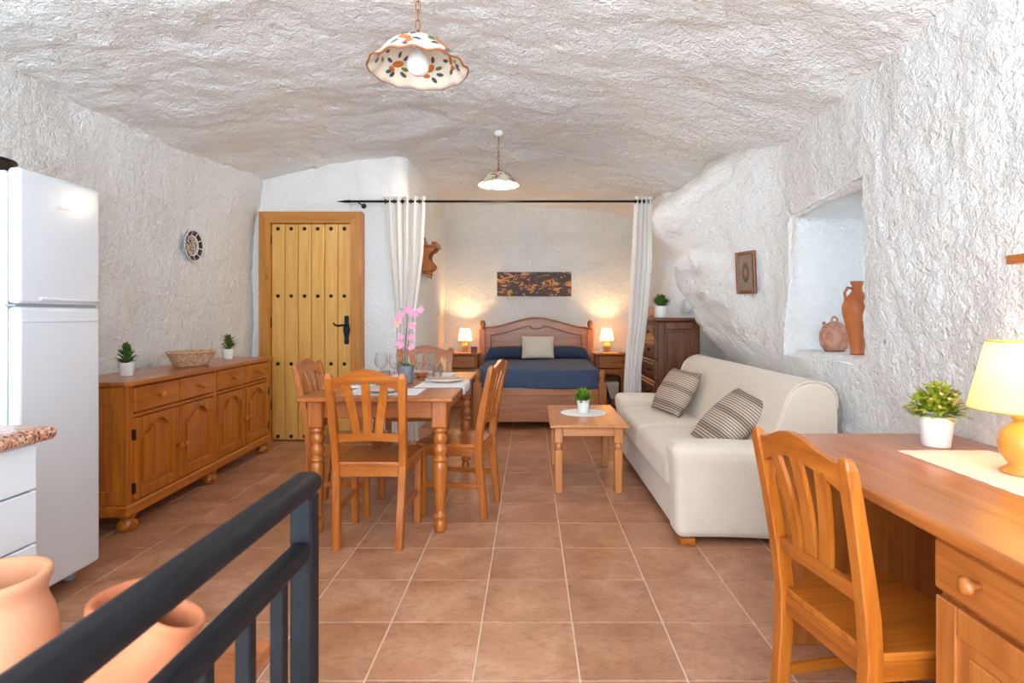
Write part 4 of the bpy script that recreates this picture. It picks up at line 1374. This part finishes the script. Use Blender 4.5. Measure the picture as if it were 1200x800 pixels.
def table_lamp(x, y, z, k, label, basemat, watts, group, bulb, col, flare=(0.098, 0.062)):
    l = empty('table_lamp', (x, y, z)); tag(l, label, 'lamp', group)
    MB().lathe([(0, 0), (0.045 * k, 0), (0.047 * k, 0.008 * k), (0.034 * k, 0.016 * k), (0.030 * k, 0.022 * k), (0.048 * k, 0.050 * k), (0.052 * k, 0.075 * k), (0.045 * k, 0.100 * k), (0.024 * k, 0.120 * k), (0.018 * k, 0.128 * k), (0.024 * k, 0.134 * k), (0.024 * k, 0.140 * k), (0, 0.140 * k)], 24).build('base', basemat, l)
    MB().lathe([(0.012 * k, 0.138 * k), (0.012 * k, 0.175 * k), (0, 0.175 * k)], 12).build('lamp_holder', BRASS, l)
    m = MB(); m.opencap = True
    z0, z1 = 0.155 * k, 0.32 * k
    r0, r1 = flare[0] * k, flare[1] * k
    m.lathe([(r0, z0), (r1, z1)], 32)
    sh = m.build('lamp_shade', SHADEM, l)
    MB().torus(T(0, 0, z0), r0, 0.0022, 32, 6).build('shade_trim', mat_gold, sh)
    MB().torus(T(0, 0, z1), r1, 0.0022, 32, 6).build('shade_trim', mat_gold, sh)
    MB().lathe([(0, 0.172 * k), (0.012 * k, 0.176 * k), (0.022 * k, 0.20 * k), (0.020 * k, 0.22 * k), (0, 0.232 * k)], 14).build('bulb', bulb, l)
    pl_ = point_light('lamp_light', (0, 0, 0.262 * k), watts, col, 0.02 * k)
    pl_.parent = l
mat_gold = mat_plain('gold_trim', (206, 156, 76), 0.4)
WARM = (1.0, 0.62, 0.26)
table_lamp(-0.885, 7.73, 0.7205, 1.0, 'small lit lamp on the door-side nightstand', CREAMC, 19, 'bedside lamps', BULBWARM, WARM)
table_lamp(1.05, 7.73, 0.7205, 1.0, 'small lit lamp on the nightstand beside the curtain', CREAMC, 19, 'bedside lamps', BULBWARM, WARM)
jb = empty('trinket_box', (-0.745, 7.55, 0.7205)); tag(jb, 'small dark wooden box beside the door-side lamp', 'box')
MB().box(-0.04, 0.04, -0.03, 0.03, 0, 0.06, 0.003).build('box_body', DARKW['X'], jb)
MB().box(-0.043, 0.043, -0.033, 0.033, 0.0605, 0.08, 0.005).build('lid', DARKW['X'], jb)
for x, lab in ((0.935, 'small pale figurine between the lamp and the headboard'), (1.19, 'small pale cup between the lamp and the curtain')):
    q = empty('figurine' if x < 1 else 'cup', (x, 7.52, 0.7205)); tag(q, lab, 'figurine' if x < 1 else 'cup')
    if x < 1:
        MB().lathe([(0, 0), (0.028, 0), (0.030, 0.012), (0.018, 0.03), (0.024, 0.045), (0.012, 0.058), (0, 0.062)], 12, None, 1.2, 0.7).build('body', CERAM, q)
        for s in (-1, 1):
            MB().lathe([(0, 0.03), (0.012, 0.045), (0.006, 0.07), (0, 0.074)], 8, T(s * 0.026, 0, 0)).build('wing', CERAM, q)
    else:
        MB().lathe([(0, 0), (0.026, 0), (0.032, 0.055), (0.029, 0.055), (0.024, 0.006), (0, 0.006)], 16).build('body', CERAM, q)
        MB().torus(T(0.036, 0, 0.03) @ R(PI / 2, 'X'), 0.013, 0.003, 12, 5).build('handle', CERAM, q)

# ------------------------------------------------------------------ pictures
def mat_canvas():
    m, nt, b = new_mat('abstract_canvas')
    v = coords(nt, (1.0, 1.0, 2.2), False)
    n1 = noise_tex(nt, v, 6.0, 4, 0.62, 0.9)
    n2 = noise_tex(nt, v, 11.0, 3, 0.6, 0.4)
    D = lin((58, 38, 30)); D2 = lin((72, 56, 52)); G = lin((206, 140, 52)); O = lin((168, 96, 54)); Pk = lin((206, 150, 116))
    a = ramp(nt, n1, [(0.0, D), (0.53, D2), (0.555, O), (0.585, G), (0.66, G), (0.68, D)])
    bb = ramp(nt, n2, [(0.0, (0, 0, 0, 1)), (0.61, (0, 0, 0, 1)), (0.63, (1, 1, 1, 1))])
    c = mixc(nt, a, Pk, bb)
    nt.links.new(c, b.inputs['Base Color'])
    b.inputs['Roughness'].default_value = 0.6
    return m
cv = empty('canvas_painting', (0.06, 7.90, 1.655)); tag(cv, 'long brown and gold abstract canvas above the bed', 'painting')
MB().box(-0.517, 0.517, -0.022, 0.022, -0.168, 0.168, 0.003).build('canvas', mat_canvas(), cv)
MB().box(-0.50, 0.50, 0.0225, 0.045, -0.15, 0.15, 0.003).build('stretcher', DARKW['X'], cv)

def mat_print():
    m, nt, b = new_mat('framed_print')
    tc = N(nt, 'ShaderNodeTexCoord')
    sx = N(nt, 'ShaderNodeSeparateXYZ'); nt.links.new(tc.outputs['Object'], sx.inputs[0])
    mp = N(nt, 'ShaderNodeMapping'); mp.inputs['Scale'].default_value = (1, 16, 7.5)
    nt.links.new(tc.outputs['Object'], mp.inputs['Vector'])
    ln = N(nt, 'ShaderNodeVectorMath', operation='LENGTH'); nt.links.new(mp.outputs[0], ln.inputs[0])
    nz = noise_tex(nt, tc.outputs['Object'], 90, 2)
    fig = ramp(nt, ln.outputs['Value'], [(0.0, lin((176, 110, 70))), (0.22, lin((160, 100, 66))), (0.30, lin((84, 70, 66))), (0.5, lin((96, 80, 72))), (0.62, lin((140, 118, 100)))])
    band = ramp(nt, sx.outputs[2], [(0.0, lin((140, 118, 100))), (0.5, lin((140, 118, 100)))])
    c = mixc(nt, fig, ramp(nt, nz, [(0.4, (0.7, 0.7, 0.7, 1)), (0.6, (1.1, 1.1, 1.1, 1))]), 0.8, 'MULTIPLY')
    nt.links.new(c, b.inputs['Base Color']); b.inputs['Roughness'].default_value = 0.4
    return m
PY, PZ = 4.17, 1.525
slope_y = (right_x(PY + 0.12, PZ) - right_x(PY - 0.12, PZ)) / 0.24
slope_z = (right_x(PY, PZ + 0.15) - right_x(PY, PZ - 0.15)) / 0.30
px_ = min(cave((right_x(PY + dy, PZ + dz), PY + dy, PZ + dz), 1.0 + 1.3 * sm(3.95, 4.7, PY + dy)).x - slope_y * dy - slope_z * dz for dy in (-0.11, 0, 0.11) for dz in (-0.15, 0, 0.15)) - 0.022
fp = empty('framed_picture', (px_, PY, PZ)); tag(fp, 'small wooden framed picture hung on the bulging wall', 'picture')
fp.rotation_euler = (0, math.atan(slope_z) * 0.7, -math.atan(slope_y) * 0.8)
f = MB()
for (a, b, c_, d_) in ((-0.095, -0.070, -0.155, 0.155), (0.070, 0.095, -0.155, 0.155), (-0.070, 0.070, 0.13, 0.155), (-0.070, 0.070, -0.155, -0.13)):
    f.box(-0.012, 0.012, a, b, c_, d_, 0.004)
f.build('picture_frame', DARKW2['Z'], fp)
MB().box(-0.004, 0.006, -0.072, 0.072, -0.132, 0.132, 0.001).build('print', mat_print(), fp)

# carved wall shelf on the alcove side wall
cs = empty('carved_shelf', (-1.165, 6.30, 1.70)); tag(cs, 'carved wooden wall shelf behind the left curtain', 'shelf')
prf = [(0.0, 0.0), (0.06, 0.0), (0.10, 0.03), (0.115, 0.065), (0.09, 0.095), (0.06, 0.13), (0.055, 0.17), (0.075, 0.205), (0.115, 0.225), (0.135, 0.26), (0.0, 0.26)]
for y in (-0.13, 0.11):
    MB().prism(prf, y, y + 0.02, 'Y').build('bracket', BEDW['Z'], cs)
MB().box(0.0, 0.155, -0.16, 0.16, 0.262, 0.285, 0.006).build('shelf_board', BEDW['Y'], cs)
MB().prism([(-0.16, -0.02), (0.16, -0.02), (0.16, 0.30), (0.10, 0.35), (0.05, 0.34), (0.0, 0.38), (-0.05, 0.34), (-0.10, 0.35), (-0.16, 0.30)], -0.02, 0.004, 'X').build('back_plate', BEDW['Z'], cs)
MB().rbox(0.09, 0.15, -0.14, 0.14, 0.286, 0.32, 0.012, 3, 2).build('gallery_rail', BEDW['Y'], cs)
for y in (-0.12, 0.0, 0.12):
    MB().lathe([(0.0, -0.075), (0.014, -0.065), (0.004, -0.05), (0.018, -0.03), (0.016, -0.012), (0.004, 0.0), (0, 0.004)], 12, T(0.045, y, 0)).build('drop_finial', BEDW['Z'], cs)

# ------------------------------------------------------------------ curtains and rod
RY, RZ = 5.35, 2.29
rod = empty('curtain_rod', (0, RY, RZ)); tag(rod, 'thin black iron curtain rod across the alcove opening', 'curtain rod')
MB().tube([(-1.70, 0, 0), (1.06, 0, 0)], 0.0115, 10).build('pole', IRON, rod)
MB().tube([(-1.83, 0, -0.002), (-1.74, 0, 0), (-1.70, 0, 0)], 0.012, 10, radii=[0.002, 0.013, 0.0145]).build('finial', IRON, rod)
MB().tube([(1.06, 0, 0), (1.10, 0, 0), (1.115, 0, 0)], 0.012, 10, radii=[0.0145, 0.013, 0.004]).build('finial', IRON, rod)
for x in (-1.62,):
    m = MB(); m.tube([(x, 0.0, -0.012), (x, 0.17, -0.012)], 0.006, 8); m.lathe([(0.025, 0), (0.025, 0.006), (0, 0.006)], 12, T(x, 0.165, -0.012) @ R(-PI / 2, 'X'))
    m.build('bracket', IRON, rod)
def curtain(label, tab, folds, seed, amp=0.03):
    # tab: (z, x0, x1) rows from top to hem
    c = empty('curtain', ((tab[0][1] + tab[0][2]) / 2, RY, 0)); tag(c, label, 'curtain', 'white alcove curtains')
    ox = c.location.x
    rz = [(-z, a, b) for z, a, b in tab]
    m = MB()
    rnd = random.Random(seed)
    ph = [rnd.uniform(-0.5, 0.5) for _ in range(6)]
    ztop, zbot = tab[0][0], tab[-1][0]
    def fn(u, v):
        z = lerp(ztop, zbot, v)
        x0 = interp([(k, a) for k, a, b in rz], -z); x1 = interp([(k, b) for k, a, b in rz], -z)
        a_ = amp * (1.0 - 0.25 * v)
        y = a_ * math.sin(2 * PI * folds * u + 0.6 * math.sin(v * 3 + ph[0])) + 0.010 * math.sin(2 * PI * folds * 2.3 * u + v * 4 + ph[1])
        x = lerp(x0, x1, u) + 0.006 * math.sin(2 * PI * folds * 2 * u + v * 2)
        return (x - ox, y, z)
    m.grid(fn, folds * 14, 50)
    o = m.build('cloth', CURTAINM, c)
    for k in range(folds * 2):
        u = (k + 0.5) / (folds * 2)
        x = lerp(tab[0][1], tab[0][2], u) - ox
        MB().torus(T(x, 0.0, RZ) @ R(PI / 2, 'Y') @ R(PI / 2, 'Z'), 0.019, 0.0035, 14, 6).build('eyelet', IRON, c)
curtain('white voile curtain hanging beside the studded door', [(2.335, -1.385, -0.985), (1.8, -1.35, -1.01), (1.25, -1.285, -1.085), (0.9, -1.27, -1.09), (0.03, -1.29, -1.06)], 5, 3)
curtain('white voile curtain hanging beside the dark chest', [(2.335, 0.985, 1.155), (1.7, 0.955, 1.155), (1.2, 0.93, 1.11), (0.7, 0.895, 1.045), (0.03, 0.87, 1.05)], 4, 5)

# ------------------------------------------------------------------ pendant lamps
PROF = [(r_, z_ * 0.76) for r_, z_ in [(0.030, 0.148), (0.050, 0.142), (0.075, 0.132), (0.100, 0.115), (0.122, 0.090), (0.138, 0.062), (0.152, 0.036), (0.170, 0.014), (0.186, 0.0)]]
def wob(r, z, a):
    k = (r / 0.186) ** 4
    w = math.cos(13 * a) + 0.5 * math.sin(7 * a + 1)
    return r + 0.0025 * k * w, z + 0.0035 * k * w
def pendant(x, y, zrim, zceil, label, lit, seed, s=1.0):
    p = empty('pendant_lamp', (x, y, zrim)); tag(p, label, 'lamp', 'painted ceramic pendant lamps')
    m = MB(); m.opencap = True
    inner = [(r - 0.005, z - 0.004) for r, z in PROF]
    m.lathe(PROF + list(reversed(inner)), 72, None, s, s, wob)
    sh = m.build('shade', CERAM, p)
    pts = []
    for k in range(73):
        a = 2 * PI * k / 72; r, z = wob(0.184, -0.001, a)
        pts.append((r * math.cos(a) * s, r * math.sin(a) * s, z))
    MB().tube(pts, 0.004, 6, False).build('rim', RIMO, sh)
    # painted flowers on both faces
    def surf(a, t, out):
        q = t * (len(PROF) - 1); i = min(int(q), len(PROF) - 2); f_ = q - i
        r = lerp(PROF[i][0], PROF[i + 1][0], f_); z = lerp(PROF[i][1], PROF[i + 1][1], f_)
        r, z = wob(r, z, a)
        if out: r += 0.0012; z += 0.0012
        else: r -= 0.0062; z -= 0.0052
        return (r * math.cos(a) * s, r * math.sin(a) * s, z)
    rnd = random.Random(seed)
    dm = MB()
    def spot(a, t, w, h, rot, out, c):
        dm.cur = c; P = []
        tm = 0.11
        for k in range(8):
            q = 2 * PI * k / 8
            u, v = w * math.cos(q), h * math.sin(q)
            uu, vv = u * math.cos(rot) - v * math.sin(rot), u * math.sin(rot) + v * math.cos(rot)
            P.append(surf(a + uu / tm, min(0.97, max(0.12, t + vv / 0.22)), out))
        dm.add(P, [tuple(range(8))])
    for k in range(6):
        a0 = k * PI / 3 + 0.35
        for out in (True, False):
            spot(a0, 0.56, 0.024, 0.013, 0.5, out, 0); spot(a0 + 0.14, 0.68, 0.014, 0.010, -0.5, out, 0)
            for q in range(7):
                qa = 2 * PI * q / 7 + rnd.random()
                spot(a0 + 0.30 * math.cos(qa) * rnd.uniform(0.8, 1.3), 0.58 + 0.20 * math.sin(qa), 0.014, 0.0075, qa, out, 2 if q == 3 else 1)
    dm.build('painted_flowers', [PAINTO, PAINTG, PAINTV], sh, weld=False)['kind'] = 'stuff'
    MB().lathe([(0.034, 0.110), (0.036, 0.115), (0.028, 0.122), (0.010, 0.128), (0.006, 0.142), (0, 0.142)], 18).build('cap', BRASS, p)
    MB().lathe([(0.020, 0.11), (0.020, 0.085), (0.017, 0.075), (0, 0.075)], 16).build('lamp_holder', WHITEC, p)
    MB().lathe([(0.014, 0.078), (0.020, 0.066), (0.036, 0.044), (0.041, 0.020), (0.036, -0.005), (0.020, -0.019), (0, -0.023)], 22).build('bulb', BULBON if lit else BULBOFF, p)
    # chain
    ztop = zceil - zrim - 0.055
    z = 0.146; k = 0; l0 = None
    while z < ztop - 0.02:
        M = T(0, 0, z + 0.016) @ R(PI / 2 * (k % 2), 'Z') @ R(PI / 2, 'X')
        MB().torus(M, 0.0125, 0.0022, 12, 5, 0.72, 1.6).build('chain_link', BRASS, p)
        z += 0.0345; k += 1
    MB().tube([(0.004, 0.003, 0.142), (-0.004, 0.004, 0.142 + (ztop - 0.142) * 0.4), (0.004, -0.003, ztop)], 0.0016, 6).build('cord', BRASS, p)
    MB().lathe([(0, ztop - 0.008), (0.012, ztop - 0.006), (0.030, ztop + 0.004), (0.042, ztop + 0.022), (0.044, ztop + 0.050), (0.040, ztop + 0.06)], 20).build('ceiling_rose', WHITEC, p)
    if lit:
        pl_ = point_light('bulb_light', (0, 0, -0.055), 26, (1.0, 0.82, 0.60), 0.035); pl_.parent = p
def ceiling_at(x, y):
    return cave((x, y, ceil_z(x, y)), 1.35).z
pendant(-0.407, 2.06, 2.100, ceiling_at(-0.407, 2.06) + 0.01, 'unlit painted ceramic pendant lamp with white opal bulb, nearer the iron railing', False, 2, 0.97)
pendant(-0.27, 4.87, 2.335, ceiling_at(-0.27, 4.87) + 0.01, 'lit painted ceramic pendant lamp hanging towards the bed alcove', True, 3, 0.97)

# ------------------------------------------------------------------ window recess pottery
vz_ = empty('clay_vase', (1.86, 3.215, 0.985)); tag(vz_, 'tall burnt-orange clay vase on the window sill', 'vase')
MB().lathe([(0, 0), (0.038, 0), (0.036, 0.012), (0.044, 0.09), (0.064, 0.18), (0.078, 0.245), (0.078, 0.275), (0.064, 0.315), (0.038, 0.345), (0.027, 0.362), (0.027, 0.390), (0.037, 0.412), (0.035, 0.416), (0.022, 0.395), (0.02, 0.36), (0, 0.34)], 28).build('vase_body', TERRA_DEEP, vz_)
MB().tube([(-0.025, 0.0, 0.375), (-0.055, 0.0, 0.38), (-0.072, 0.0, 0.35), (-0.066, 0.0, 0.315)], 0.008, 8).build('handle', TERRA_DEEP, vz_)
bt_ = empty('clay_jug', (1.90, 3.53, 0.985)); tag(bt_, 'round rough pink clay jug beside the tall vase', 'jug')
MB().lathe([(0, 0), (0.055, 0), (0.075, 0.03), (0.086, 0.075), (0.084, 0.115), (0.066, 0.155), (0.035, 0.178), (0.018, 0.186), (0, 0.188)], 24).build('jug_body', PINKCLAY, bt_)
MB().torus(T(0, 0, 0.195) @ R(PI / 2, 'X'), 0.018, 0.007, 14, 6).build('handle', PINKCLAY, bt_)
MB().lathe([(0.014, 0), (0.010, 0.03), (0.012, 0.038), (0, 0.036)], 10, T(-0.055, -0.02, 0.150) @ R(-0.7, 'Y')).build('spout', PINKCLAY, bt_)

ws = empty('wall_shelf', (1.545, 1.30, 1.361)); tag(ws, 'short wooden wall shelf above the desk lamp', 'shelf')
MB().box(-0.075, 0.085, -0.45, 0.45, 0, 0.028, 0.003).build('shelf_board', BEDW['Y'], ws)
for y in (-0.3, 0.3):
    MB().prism([(0.0, 0.0), (0.085, 0.0), (0.085, -0.08)], y - 0.01, y + 0.01, 'Y').build('bracket', IRON, ws)

# ------------------------------------------------------------------ desk and what stands on it
dk = empty('desk', (1.235, 1.40, 0)); tag(dk, 'honey pine desk with drawer pedestal against the right wall', 'desk')
m = MB(); m.rbox(-0.365, 0.355, -0.70, 0.745, 0.724, 0.76, 0.012, 3, 2); m.build('desktop', DESKW['Y'], dk)
MB().box(-0.325, 0.34, 0.665, 0.70, 0.0, 0.722, 0.003).build('end_panel', DESKW['Z'], dk)
MB().box(0.315, 0.34, -0.60, 0.66, 0.12, 0.722, 0.002).build('modesty_panel', DESKW['Y'], dk)
MB().box(-0.315, 0.31, -0.62, -0.136, 0.06, 0.722, 0.003).build('pedestal', DESKW['Z'], dk)
MB().box(-0.31, 0.30, -0.61, -0.146, 0.0, 0.06, 0.003).build('plinth', DESKW['Y'], dk)
d = MB().box(-0.338, -0.31, -0.615, -0.142, 0.600, 0.712, 0.008).build('drawer', DESKW['Y'], dk)
knob(d, T(-0.337, -0.27, 0.662) @ R(-PI / 2, 'Y'), DESKW['Z'], 1.15)
dm = MB()
dm.box(-0.334, -0.31, -0.615, -0.555, 0.07, 0.585, 0.003); dm.box(-0.334, -0.31, -0.202, -0.142, 0.07, 0.585, 0.003)
dm.box(-0.334, -0.31, -0.555, -0.202, 0.525, 0.585, 0.003); dm.box(-0.334, -0.31, -0.555, -0.202, 0.07, 0.135, 0.003)
dp = dm.build('cabinet_door', DESKW['Z'], dk)
pm = MB(); pm.box(-0.324, -0.312, -0.558, -0.199, 0.13, 0.53, 0.001); pm.box(-0.331, -0.318, -0.525, -0.232, 0.165, 0.495, 0.006)
pm.build('panel', DESKW['Z'], dp)

m = MB(); nE = 200
x0, x1, y0, y1 = 1.205, 1.50, 0.98, 1.85
def edge_pts(z):
    P = []
    for k in range(60): P.append((x0 - 0.004 * abs(math.sin(k * PI / 4)), lerp(y0, y1, k / 60), z))
    for k in range(20): P.append((lerp(x0, x1, k / 20), y1 + 0.004 * abs(math.sin(k * PI / 4)), z))
    for k in range(60): P.append((x1 + 0.004 * abs(math.sin(k * PI / 4)), lerp(y1, y0, k / 60), z))
    for k in range(20): P.append((lerp(x1, x0, k / 20), y0 - 0.004 * abs(math.sin(k * PI / 4)), z))
    return P
A, B = edge_pts(0.7605), edge_pts(0.7628); nA = len(A)
m.add(A + B, [(k, (k + 1) % nA, nA + (k + 1) % nA, nA + k) for k in range(nA)]); m.add(B, [tuple(range(nA))]); m.add(A, [tuple(range(nA))])
tag(m.build('table_runner', RUNNERM), 'cream crochet lace runner on the desk', 'runner')
table_lamp(1.375, 1.575, 0.763, 1.15, 'large lit lamp with ochre base on the desk runner', OCHREC, 3.0, 'desk lamps', BULBWARM, WARM, (0.112, 0.074))

# ------------------------------------------------------------------ iron railing, bench and clay pots in front
rl = empty('iron_railing', (-0.414, 1.04, 0)); tag(rl, 'dark grey steel railing with square balusters', 'railing')
m = MB(); m.rbox(-0.026, 0.026, -1.55, 0.03, 0.872, 0.912, 0.0185, 4, 6); m.build('handrail', RAILM, rl)
MB().rbox(-0.018, 0.018, -1.50, -0.015, 0.758, 0.794, 0.012, 3, 4).build('rail', RAILM, rl)
MB().rbox(-0.014, 0.014, -1.50, -0.015, 0.09, 0.118, 0.004, 2, 4).build('rail', RAILM, rl)
for y in (0.0, -1.48):
    MB().box(-0.02, 0.02, y - 0.02, y + 0.02, 0, 0.874, 0.004).build('post', RAILM, rl)
b0 = None
for k in range(12):
    y = -0.106 - 0.11 * k
    if b0 is None:
        b0 = MB().box(-0.011, 0.011, -0.011, 0.011, 0.117, 0.764, 0.002).build('baluster', RAILM, rl); b0.location = (0, y, 0)
    else:
        part_copy(b0, rl, (0, y, 0))

bn = empty('bench', (-0.93, 1.08, 0)); tag(bn, 'low wooden bench holding clay pots behind the railing', 'bench')
MB().box(-0.33, 0.33, -0.24, 0.24, 0.415, 0.45, 0.006).build('bench_top', DESKW['X'], bn)
for sx in (-1, 1):
    for sy in (-1, 1):
        MB().box(sx * 0.28 - 0.025, sx * 0.28 + 0.025, sy * 0.19 - 0.025, sy * 0.19 + 0.025, 0, 0.415, 0.004).build('leg', DESKW['Z'], bn)
for s in (-1, 1):
    MB().box(-0.255, 0.255, s * 0.19 - 0.01, s * 0.19 + 0.01, 0.34, 0.413, 0.003).build('apron', DESKW['X'], bn)
def clay_pot(name, label, prof, M, mat, group):
    p = MB().lathe(smooth_line(prof), 40).build(name, mat)
    p.matrix_world = M
    return tag(p, label, 'pot', group)
def smooth_line(P):
    Q = [P[0]]
    for a, b in zip(P, P[1:]):
        Q += [(a[0] * .75 + b[0] * .25, a[1] * .75 + b[1] * .25), (a[0] * .25 + b[0] * .75, a[1] * .25 + b[1] * .75)]
    return Q + [P[-1]]
G = 'clay pots on the bench'
clay_pot('clay_pot', 'tall pale clay pot on the bench beside the kitchen cabinet',
         [(0, 0), (0.085, 0), (0.100, 0.04), (0.110, 0.10), (0.104, 0.16), (0.090, 0.195), (0.090, 0.215), (0.101, 0.240), (0.095, 0.252), (0.082, 0.245), (0.074, 0.21), (0.088, 0.15), (0.085, 0.05), (0, 0.012)], T(-1.045, 1.09, 0.4505), TERRA_PALE, G)
clay_pot('clay_pot', 'squat orange clay pot with wide mouth on the bench back',
         [(0, 0), (0.075, 0), (0.105, 0.04), (0.112, 0.075), (0.090, 0.105), (0.080, 0.112), (0.082, 0.122), (0.089, 0.132), (0.089, 0.150), (0.080, 0.158), (0.070, 0.150), (0.064, 0.12), (0.09, 0.07), (0.08, 0.03), (0, 0.012)], T(-0.845, 1.215, 0.4505), TERRA, G)
ax_ = Vector((0.085, 0.03, 0.19)).normalized()
q = ax_.to_track_quat('Z', 'Y').to_matrix().to_4x4()
clay_pot('clay_jug', 'orange clay jar with narrow mouth leaning behind the railing',
         [(0, 0), (0.060, 0), (0.085, 0.03), (0.098, 0.075), (0.088, 0.12), (0.066, 0.155), (0.052, 0.178), (0.048, 0.192), (0.055, 0.210), (0.050, 0.217), (0.041, 0.208), (0.039, 0.185), (0.055, 0.14), (0.07, 0.05), (0, 0.02)], T(-0.722, 0.985, 0.476) @ q, TERRA, G)
